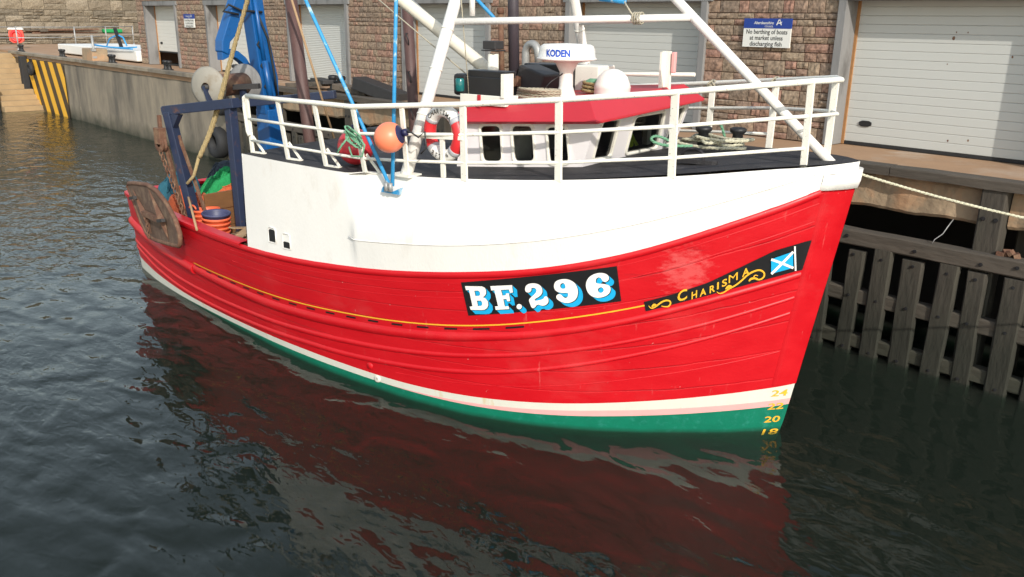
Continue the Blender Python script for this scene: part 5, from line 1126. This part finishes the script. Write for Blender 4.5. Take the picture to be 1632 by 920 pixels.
# trawl door over the starboard quarter
td = empty('trawl_door', M=MBT @ Matrix.Translation(L3(-11.6, 2.28, 1.2))); tag(td, 'rusty brown steel trawl door hanging over the stern quarter', 'trawl door')
def TP(p, off=0.0): return L3(p[0] + 11.6 + .25 * off, p[1] - 2.28 + .97 * off, p[2] - 1.2)
TDp = [(-13.33, 1.83, 2.04), (-13.2, 1.87, 2.12), (-12.88, 1.95, 2.18), (-11.89, 2.21, 2.3), (-11.36, 2.34, 2.26), (-10.83, 2.48, 2.12), (-10.42, 2.59, 1.90), (-10.25, 2.63, 1.68), (-10.27, 2.63, 1.50), (-10.38, 2.60, 1.42), (-10.75, 2.5, 1.36), (-11.72, 2.25, 1.24), (-12.2, 2.12, 1.21), (-12.35, 2.08, 1.25), (-12.63, 2.01, 1.41), (-12.97, 1.92, 1.74)]
n_ = len(TDp); m = MB(); m.add([TP(p, .02) for p in TDp] + [TP(p, -.03) for p in TDp], [tuple(range(n_)), tuple(reversed(range(n_, 2 * n_)))] + [(k, n_ + k, n_ + (k + 1) % n_, (k + 1) % n_) for k in range(n_)]); m.build('plate', 'door_rust', td)
m = MB(); m.tube([TP(p) for p in TDp], .045, 8, closed=True); m.build('rim', 'rust', td)
for a, c_, b_, wd in (((-11.83, 2.22, 2.24), (-11.15, 2.40, 1.80), (-10.9, 2.46, 1.42), .20), ((-12.95, 1.93, 2.05), (-12.25, 2.11, 1.70), (-11.95, 2.19, 1.32), .18)):
    m = MB(); A_, C_, B_ = TP(a, .03), TP(c_, .13), TP(b_, .03); sx = Vector((wd, -wd * .27, 0)); c2 = TP(c_, .03)
    m.add([A_ - sx * .2, A_ + sx * .2, c2 + sx, B_ + sx * .15, B_ - sx * .15, c2 - sx, C_], [(0, 1, 6), (1, 2, 6), (2, 3, 6), (3, 4, 6), (4, 5, 6), (5, 0, 6)]); m.build('stiffener', 'rust', td)
m = MB(); m.bar(TP((-12.15, 2.14, 1.72), .09), TP((-11.2, 2.39, 1.76), .09), .08, .09); m.build('cross_bar', 'rust', td)
for p in ((-10.98, 2.45, 1.80), (-12.7, 2.0, 1.93)):
    m = MB(); c_ = TP(p, .12); m.bar(c_ + Vector((-.14, .03, -.03)), c_ + Vector((.14, -.03, .03)), .07, .06); m.build('lug', 'dark_steel', td)
for k in range(7):
    m = MB(); c_ = TP((-12.0 + .01 * k, 2.19, 1.68 - .065 * k), .10); m.tube([c_ + Matrix.Rotation(k * 1.57, 3, 'Z') @ Vector((.025 * math.cos(t), 0, .045 * math.sin(t))) for t in np.linspace(0, 6.28, 9)[:-1]], .011, 5, closed=True); m.build('chain_link', 'rust', td)
# nets heaped at the stern
def net(name, c, rx, ry, h, ang, matn, label, seed, ridge=9):
    m = MB(); nu, nv = 46, 30; ca, sa_ = math.cos(ang), math.sin(ang)
    def P(i, j):
        u = -1 + 2 * i / (nu - 1); v = -1 + 2 * j / (nv - 1); r_ = max(0.0, 1 - (abs(u) ** 2.6 + abs(v) ** 2.6)); base_ = r_ ** .55
        ns = mnoise.noise((u * 2.2 + seed, v * 2.2, seed)); rg = .5 + .5 * math.sin(v * ridge + 2.2 * ns + 1.6 * math.sin(u * 2 + seed)); hh = h * base_ * (.72 + .35 * ns + .13 * rg) + .02 * mnoise.noise((u * 14, v * 14, seed))
        x_ = u * rx * (1 + .10 * mnoise.noise((v * 2, seed, 1))); y_ = v * ry * (1 + .14 * mnoise.noise((u * 2, seed, 4)))
        return L3(c[0] + x_ * ca - y_ * sa_, c[1] + x_ * sa_ + y_ * ca, c[2] + hh)
    m.grid(P, nu, nv, True)
    rr_ = random.Random(seed)
    for k in range(26):      # loose twine on top of the heap
        i0 = rr_.randrange(6, nu - 12); j0 = rr_.randrange(6, nv - 7); L_ = rr_.randrange(5, 11); pts = []
        for q_ in range(L_):
            p_ = Vector(P(min(nu - 3, i0 + q_), max(2, min(nv - 3, j0 + int(2 * math.sin(q_ * .9 + k)))))); pts.append(p_ + Vector((0, 0, .012 + .02 * rr_.random())))
        m.tube(pts, .009, 4)
    return own(m, name, matn, c, label, 'fishing net', 'nets heaped at the stern')
net('fishing_net', (-13.1, .82, 1.25), .70, .50, 1.12, .3, 'net_teal', 'dark teal net hanging highest over the stern behind the trawl door', 3)
net('fishing_net', (-11.95, 1.30, 1.12), .95, .42, 1.12, .18, 'net_orange', 'bright orange net bundle between trawl door and gallows', 5, 14)
net('fishing_net', (-11.9, .25, 1.35), 1.05, .55, 1.15, 1.45, 'net_green', 'bright green net folded over the top of the stern heap', 8, 16)
net('fishing_net', (-12.7, -.35, 1.2), 1.15, .8, 1.30, 1.3, 'net_dark', 'dark grey net behind the green net', 9)
net('fishing_net', (-11.35, .75, 1.12), 1.05, .45, 1.05, 1.5, 'net_orange', 'orange net spread below the green net beside the pound boards', 12, 14)
net('fishing_net', (-11.0, -1.3, 1.12), 1.0, .8, 1.0, .4, 'net_dark', 'dark net on the far side of the stern behind the pound boards', 17)
net('fishing_net', (-11.1, 1.72, 1.12), .50, .32, .85, .2, 'net_rust', 'rust stained dark net around the foot of the gallows', 15)
# fish baskets
def basket(s, b, z, matn, label, tilt=0.0, r=.25):
    m = MB(); m.lathe([(.0, .012), (r * .74, .0), (r * .78, .02), (r * .93, .25), (r * 1.04, .262), (r * 1.06, .285), (r * 1.02, .305), (r * .95, .30), (r * .90, .27), (r * .72, .03), (0, .02)], n=28)
    o = m.build('fish_basket', matn); o.matrix_world = MBT @ Matrix.Translation(L3(s, b, z)) @ Matrix.Rotation(tilt, 4, 'Y'); tag(o, label, 'basket', 'stacked fish baskets')
ordn = ['lowest', 'second lowest', 'middle', 'second highest', 'topmost']
for k in range(5): basket(-10.22 + .012 * k, 1.92, 1.32 + .085 * k, 'basket_blue' if k == 4 else 'basket_orange', ordn[k] + (' basket, dark blue, of the right-hand stack by the white plating' if k == 4 else ' orange basket of the right-hand stack by the white plating'), .05)
for k in range(5): basket(-10.68 + .01 * k, 1.80, 1.28 + .09 * k, 'basket_blue' if k in (0, 1) else 'basket_orange', ordn[k] + (' basket, dark blue, of the left-hand stack by the gallows' if k < 2 else ' orange basket of the left-hand stack by the gallows'), -.07)
m = MB(); m.tube([L3(-10.68 + .1 * math.cos(t), 1.80 + .26 + .0, 1.98 + .06 * math.sin(t)) for t in np.linspace(0, math.pi, 9)], .018, 6)
own(m, 'basket_handle', 'basket_orange', (-10.68, 2.0, 1.95), 'orange loop handle standing up on the left-hand basket stack', 'handle')
for k in range(7):
    m = MB(); c_ = L3(-9.35 + .10 * (k % 3), 2.0 + .05 * (k % 2), 1.60 + .035 * k); m.box(c_, (.75 - .06 * k, .16, .02), Matrix.Rotation(.5 - .32 * k, 3, 'Z') @ Matrix.Rotation(.18 * (k % 3 - 1), 3, 'Y'))
    tag(m.build('scrap_board', 'wood_pale', origin=c_, M=MBT), ('lowest', 'second lowest', 'third lowest', 'middle', 'third highest', 'second highest', 'topmost')[k] + ' thin pale board of the loose heap behind the bulwark', 'board', 'loose boards by the bulwark')
m = MB(); m.tube([L3(-11.0, 1.95, 2.28), L3(-10.6, 2.15, 2.08), L3(-9.75, 2.60, 1.82)], .022, 8); own(m, 'wooden_pole', 'wood_pale', (-9.75, 2.6, 1.8), 'thin pale pole leaning from the gallows onto the bulwark', 'pole')
m = MB(); m.tube([L3(-8.30, 1.42, 5.8), L3(-8.18, .72, 3.36)], .02, 8); own(m, 'wooden_pole', 'wood_pale', (-8.18, .72, 3.36), 'thin pale brown pole leaning beside the rusty gantry pole', 'pole')
# ropes
m = MB(); rope_tube(m, [L3(-9.05, 1.6, 5.9), L3(-9.6, 1.7, 4.75), L3(-10.14, 1.8, 3.54), L3(-10.42, 1.98, 2.95)], .035); rope_tube(m, [L3(-9.12, 1.52, 5.9), L3(-9.7, 1.65, 4.75), L3(-10.22, 1.78, 3.54), L3(-10.45, 1.98, 2.95)], .035)
m.tube([L3(-10.45, 1.98, 2.95), L3(-10.6, 2.02, 2.6), L3(-10.72, 2.1, 2.45)], .03, 8)
own(m, 'hoisting_rope', 'rope_tan', (-10.72, 2.1, 2.45), 'doubled tan hoisting rope running up from the stern gallows', 'rope')
m = MB(); rope_tube(m, catenary(W3(.55, .02, 3.68), (3.2, 14.62, 3.46), .55, 30), .017)
o = m.build('mooring_rope', 'rope_pale', origin=W3(.55, 0, 3.68)); tag(o, 'pale mooring rope running from the bow across to the right', 'rope')
def coil(name, pts_fn, r, turns, matn, org, label, per=22):
    m = MB(); pts = [pts_fn(2 * math.pi * i / per) for i in range(int(turns * per) + 1)]; rope_tube(m, pts, r); own(m, name, matn, org, label, 'rope')
rr = random.Random(4)
coil('rope_coil', lambda t: L3(-1.78 + (.42 + .12 * math.sin(t * .37)) * math.cos(t) + .09 * math.sin(t * 1.7 + 1), -.95 + (.28 + .10 * math.sin(t * .61)) * math.sin(t) + .06 * math.sin(t * 2.9), 3.70 + .006 * t + .015 * math.sin(t * 3.1)), .024, 3.3, 'rope_pale', (-1.75, -.95, 3.7), 'untidy coil of pale green rope on the black bow deck')
m = MB(); rope_tube(m, [L3(-2.3, -.6, 3.74), L3(-2.42, -.35, 3.85), L3(-2.40, -.1, 3.80), L3(-2.2, -.2, 3.72), L3(-1.9, -.5, 3.72)], .022); own(m, 'rope_loop', 'rope_green', (-2.3, -.6, 3.72), 'green rope loop in front of the large wheelhouse window', 'rope'); m = MB(); rope_tube(m, [L3(-2.1, -1.0, 3.75), L3(-2.0, -1.25, 3.98), L3(-1.9, -1.4, 4.0), L3(-1.85, -1.5, 3.75)], .022); own(m, 'rope_loop', 'rope_green', (-2.1, -1.0, 3.72), 'green rope loop standing up behind the deck bollards', 'rope')
coil('rope_coil', lambda t: L3(-3.75 + .34 * math.cos(t), .75 + (.20 + .04 * math.sin(t * .7)) * math.sin(t), rz(-3.75, .75) + .03 + .006 * t), .022, 3.4, 'rope_grey', (-3.75, .75, 4.3), 'coil of grey rope on the roof left of the radar')
coil('rope_coil', lambda t: L3(-3.25 + .30 * math.cos(t), -.15 + (.22 + .04 * math.sin(t * .7)) * math.sin(t), rz(-3.25, -.15) + .03 + .008 * t), .024, 3.2, 'rope_tan', (-3.25, -.15, 4.4), 'coil of brown rope on the roof between radar and dome')
m = MB()
for k in range(7):
    a = k * .9; rope_tube(m, [L3(-5.44 + .16 * math.cos(t + a) + .04 * math.sin(2 * t + k), 2.76 + .05 * math.sin(t * 2 + k), 3.84 + (.08 + .03 * (k % 3)) * math.sin(t + a * .6)) for t in np.linspace(0, 5.5, 14)], .013)
m.tube([L3(-5.30, 2.8, 3.86), L3(-5.16, 2.82, 3.76), L3(-5.22, 2.82, 3.60), L3(-5.42, 2.82, 3.58), L3(-5.5, 2.8, 3.7)], .014, 6); m.tube([L3(-5.5, 2.8, 3.84), L3(-5.66, 2.84, 3.66), L3(-5.7, 2.84, 3.60), L3(-5.60, 2.82, 3.74)], .014, 6)
own(m, 'rope_hank', 'rope_green', (-5.44, 2.76, 3.6), 'bunched green rope tied to the railing above the red buoy', 'rope')
for s, k in ((-2.40, 0), (-1.18, 1)):
    m = MB(); c_ = [p for p in PP if abs(p[0] - s) < .1][0]
    for q_ in range(5): m.tube([L3(c_[0] + .05 * math.cos(t) + .03 * (q_ - 2), c_[3] + .055 * math.sin(t), c_[4] - .01 + .05 * math.cos(t + q_)) for t in np.linspace(0, 6.28, 11)[:-1]], .016, 5, closed=True)
    if k == 0: m.tube([L3(c_[0], c_[3], c_[4]), L3(c_[0] + .02, c_[3], c_[4] - .2), L3(c_[0] - .02, c_[3], c_[4] - .4)], .016, 5)
    own(m, 'rope_knot', 'rope_grey', (c_[0], c_[3], c_[4] - .05), ('dark rope knotted on the far rail nearest the wheelhouse', 'rope knotted on the far rail nearest the bow')[k], 'rope')
# buoys
m = MB(); R_ = .203; prof = [(R_ * math.sin(t), -R_ * math.cos(t)) for t in np.linspace(0, math.pi, 25)]
Mo = Matrix.Rotation(math.radians(70), 3, 'Y') @ Matrix.Rotation(math.radians(-20), 3, 'X')
bo = empty('mooring_buoy', M=MBT @ Matrix.Translation(L3(-4.64, 2.86, 3.71))); tag(bo, 'orange ball buoy with a navy end hung outside the railing', 'buoy')
m = MB(); m.lathe([p for p in prof if p[1] < R_ * .80], c=(0, 0, R_), n=32, M=Mo); m.build('ball', 'buoy_orange', bo)
m = MB(); m.lathe([p for p in prof if p[1] > R_ * .79] , c=(0, 0, R_), n=32, M=Mo); m.lathe([(.02, R_), (.05, R_), (.05, R_ + .06), (.02, R_ + .07)], c=(0, 0, R_), n=12, M=Mo); m.build('end_cap', 'buoy_navy', bo)
m = MB(); e0 = Mo @ Vector((0, 0, R_ + .05)) + Vector((0, 0, R_)); m.tube([e0, e0 + Vector((.08, .02, .0)), e0 + Vector((.16, .06, -.06)), e0 + Vector((.24, .1, .02)), e0 + Vector((.26, .1, -.2)), e0 + Vector((.20, .06, -.27))], .012, 6); m.build('lanyard', 'iron_black', bo)
bo = empty('mooring_buoy', M=MBT @ Matrix.Translation(L3(-5.93, 2.28, 3.345))); tag(bo, 'dark red ball buoy resting on deck inside the railing', 'buoy')
R_ = .265; m = MB(); m.lathe([(R_ * math.sin(t), R_ - R_ * math.cos(t)) for t in np.linspace(0, math.pi, 25)], n=32); m.build('ball', 'buoy_red', bo)
m = MB(); m.lathe([(.05, R_ * 2 - .02), (.06, R_ * 2 + .05), (.03, R_ * 2 + .06)], n=12); m.build('eye', 'buoy_navy', bo)
# lifebuoy on the railing
lr = empty('life_ring', M=MBT @ Matrix.Translation(L3(-4.10, 2.38, 3.58)) @ Matrix.Rotation(math.radians(-8), 4, 'Z')); tag(lr, 'red and white life ring tied upright on the railing', 'life ring')
RR, rr_ = .295, .085
def arc_seg(a0, a1, r, n_=12): return [Vector((RR * math.sin(t), 0, .39 + RR * math.cos(t))) for t in np.linspace(a0, a1, n_)]
for a0, a1, mt in ((-.95, .95, 'white'), (.95, 2.35, 'ring_red'), (2.35, 3.93, 'white'), (3.93, 5.333, 'ring_red')):
    m = MB(); m.tube(arc_seg(a0, a1, rr_, 16), rr_, 14, caps=False); m.build('ring_segment', mt, lr)
for a in (-.95, .95, 2.35, 3.93):
    m = MB(); m.tube(arc_seg(a - .10, a + .10, rr_, 4), rr_ + .004, 14); m.build('grey_band', 'ring_grey', lr)
m = MB()
def ring_text(txt, am, span, h, flip):
    n_ = len(txt)
    for k, ch in enumerate(txt):
        if ch == ' ': continue
        vs, fs, bb = text_mesh(ch, .012); a = am + (k - (n_ - 1) / 2) * span / n_ * (-1 if flip else 1); wd = (bb[1] - bb[0]) * h / .72
        er = Vector((math.sin(a), 0, math.cos(a))); et = Vector((math.cos(a), 0, -math.sin(a))); sg = -1 if flip else 1
        out = []
        for x_, y_ in vs:
            yy = ((y_ - bb[2]) / max(.3, bb[3] - bb[2]) - .5) * h * sg; xx = ((x_ - bb[0]) / max(.05, bb[1] - bb[0]) - .5) * wd * sg
            dy = math.sqrt(max(.0001, (rr_ + .004) ** 2 - yy * yy)); out.append(Vector((0, -dy, .39)) + er * (RR + yy) + et * xx)
        m.add(out, fs)
ring_text('CHARISMA', 0, 1.72, .062, False); m.build('black_lettering', 'black_paint', lr); m = MB(); ring_text('BF296', math.pi, 1.25, .066, True)
m.build('black_lettering', 'black_paint', lr)
m = MB(); m.bar(L3(-4.05, 2.46, 3.40), L3(-4.05, 2.48, 3.98), .06, .04); m.bar(L3(-4.42, 2.5, 3.92), L3(-3.7, 2.47, 3.95), .04, .05); m.build('ring_holder', 'rail_white', boat)
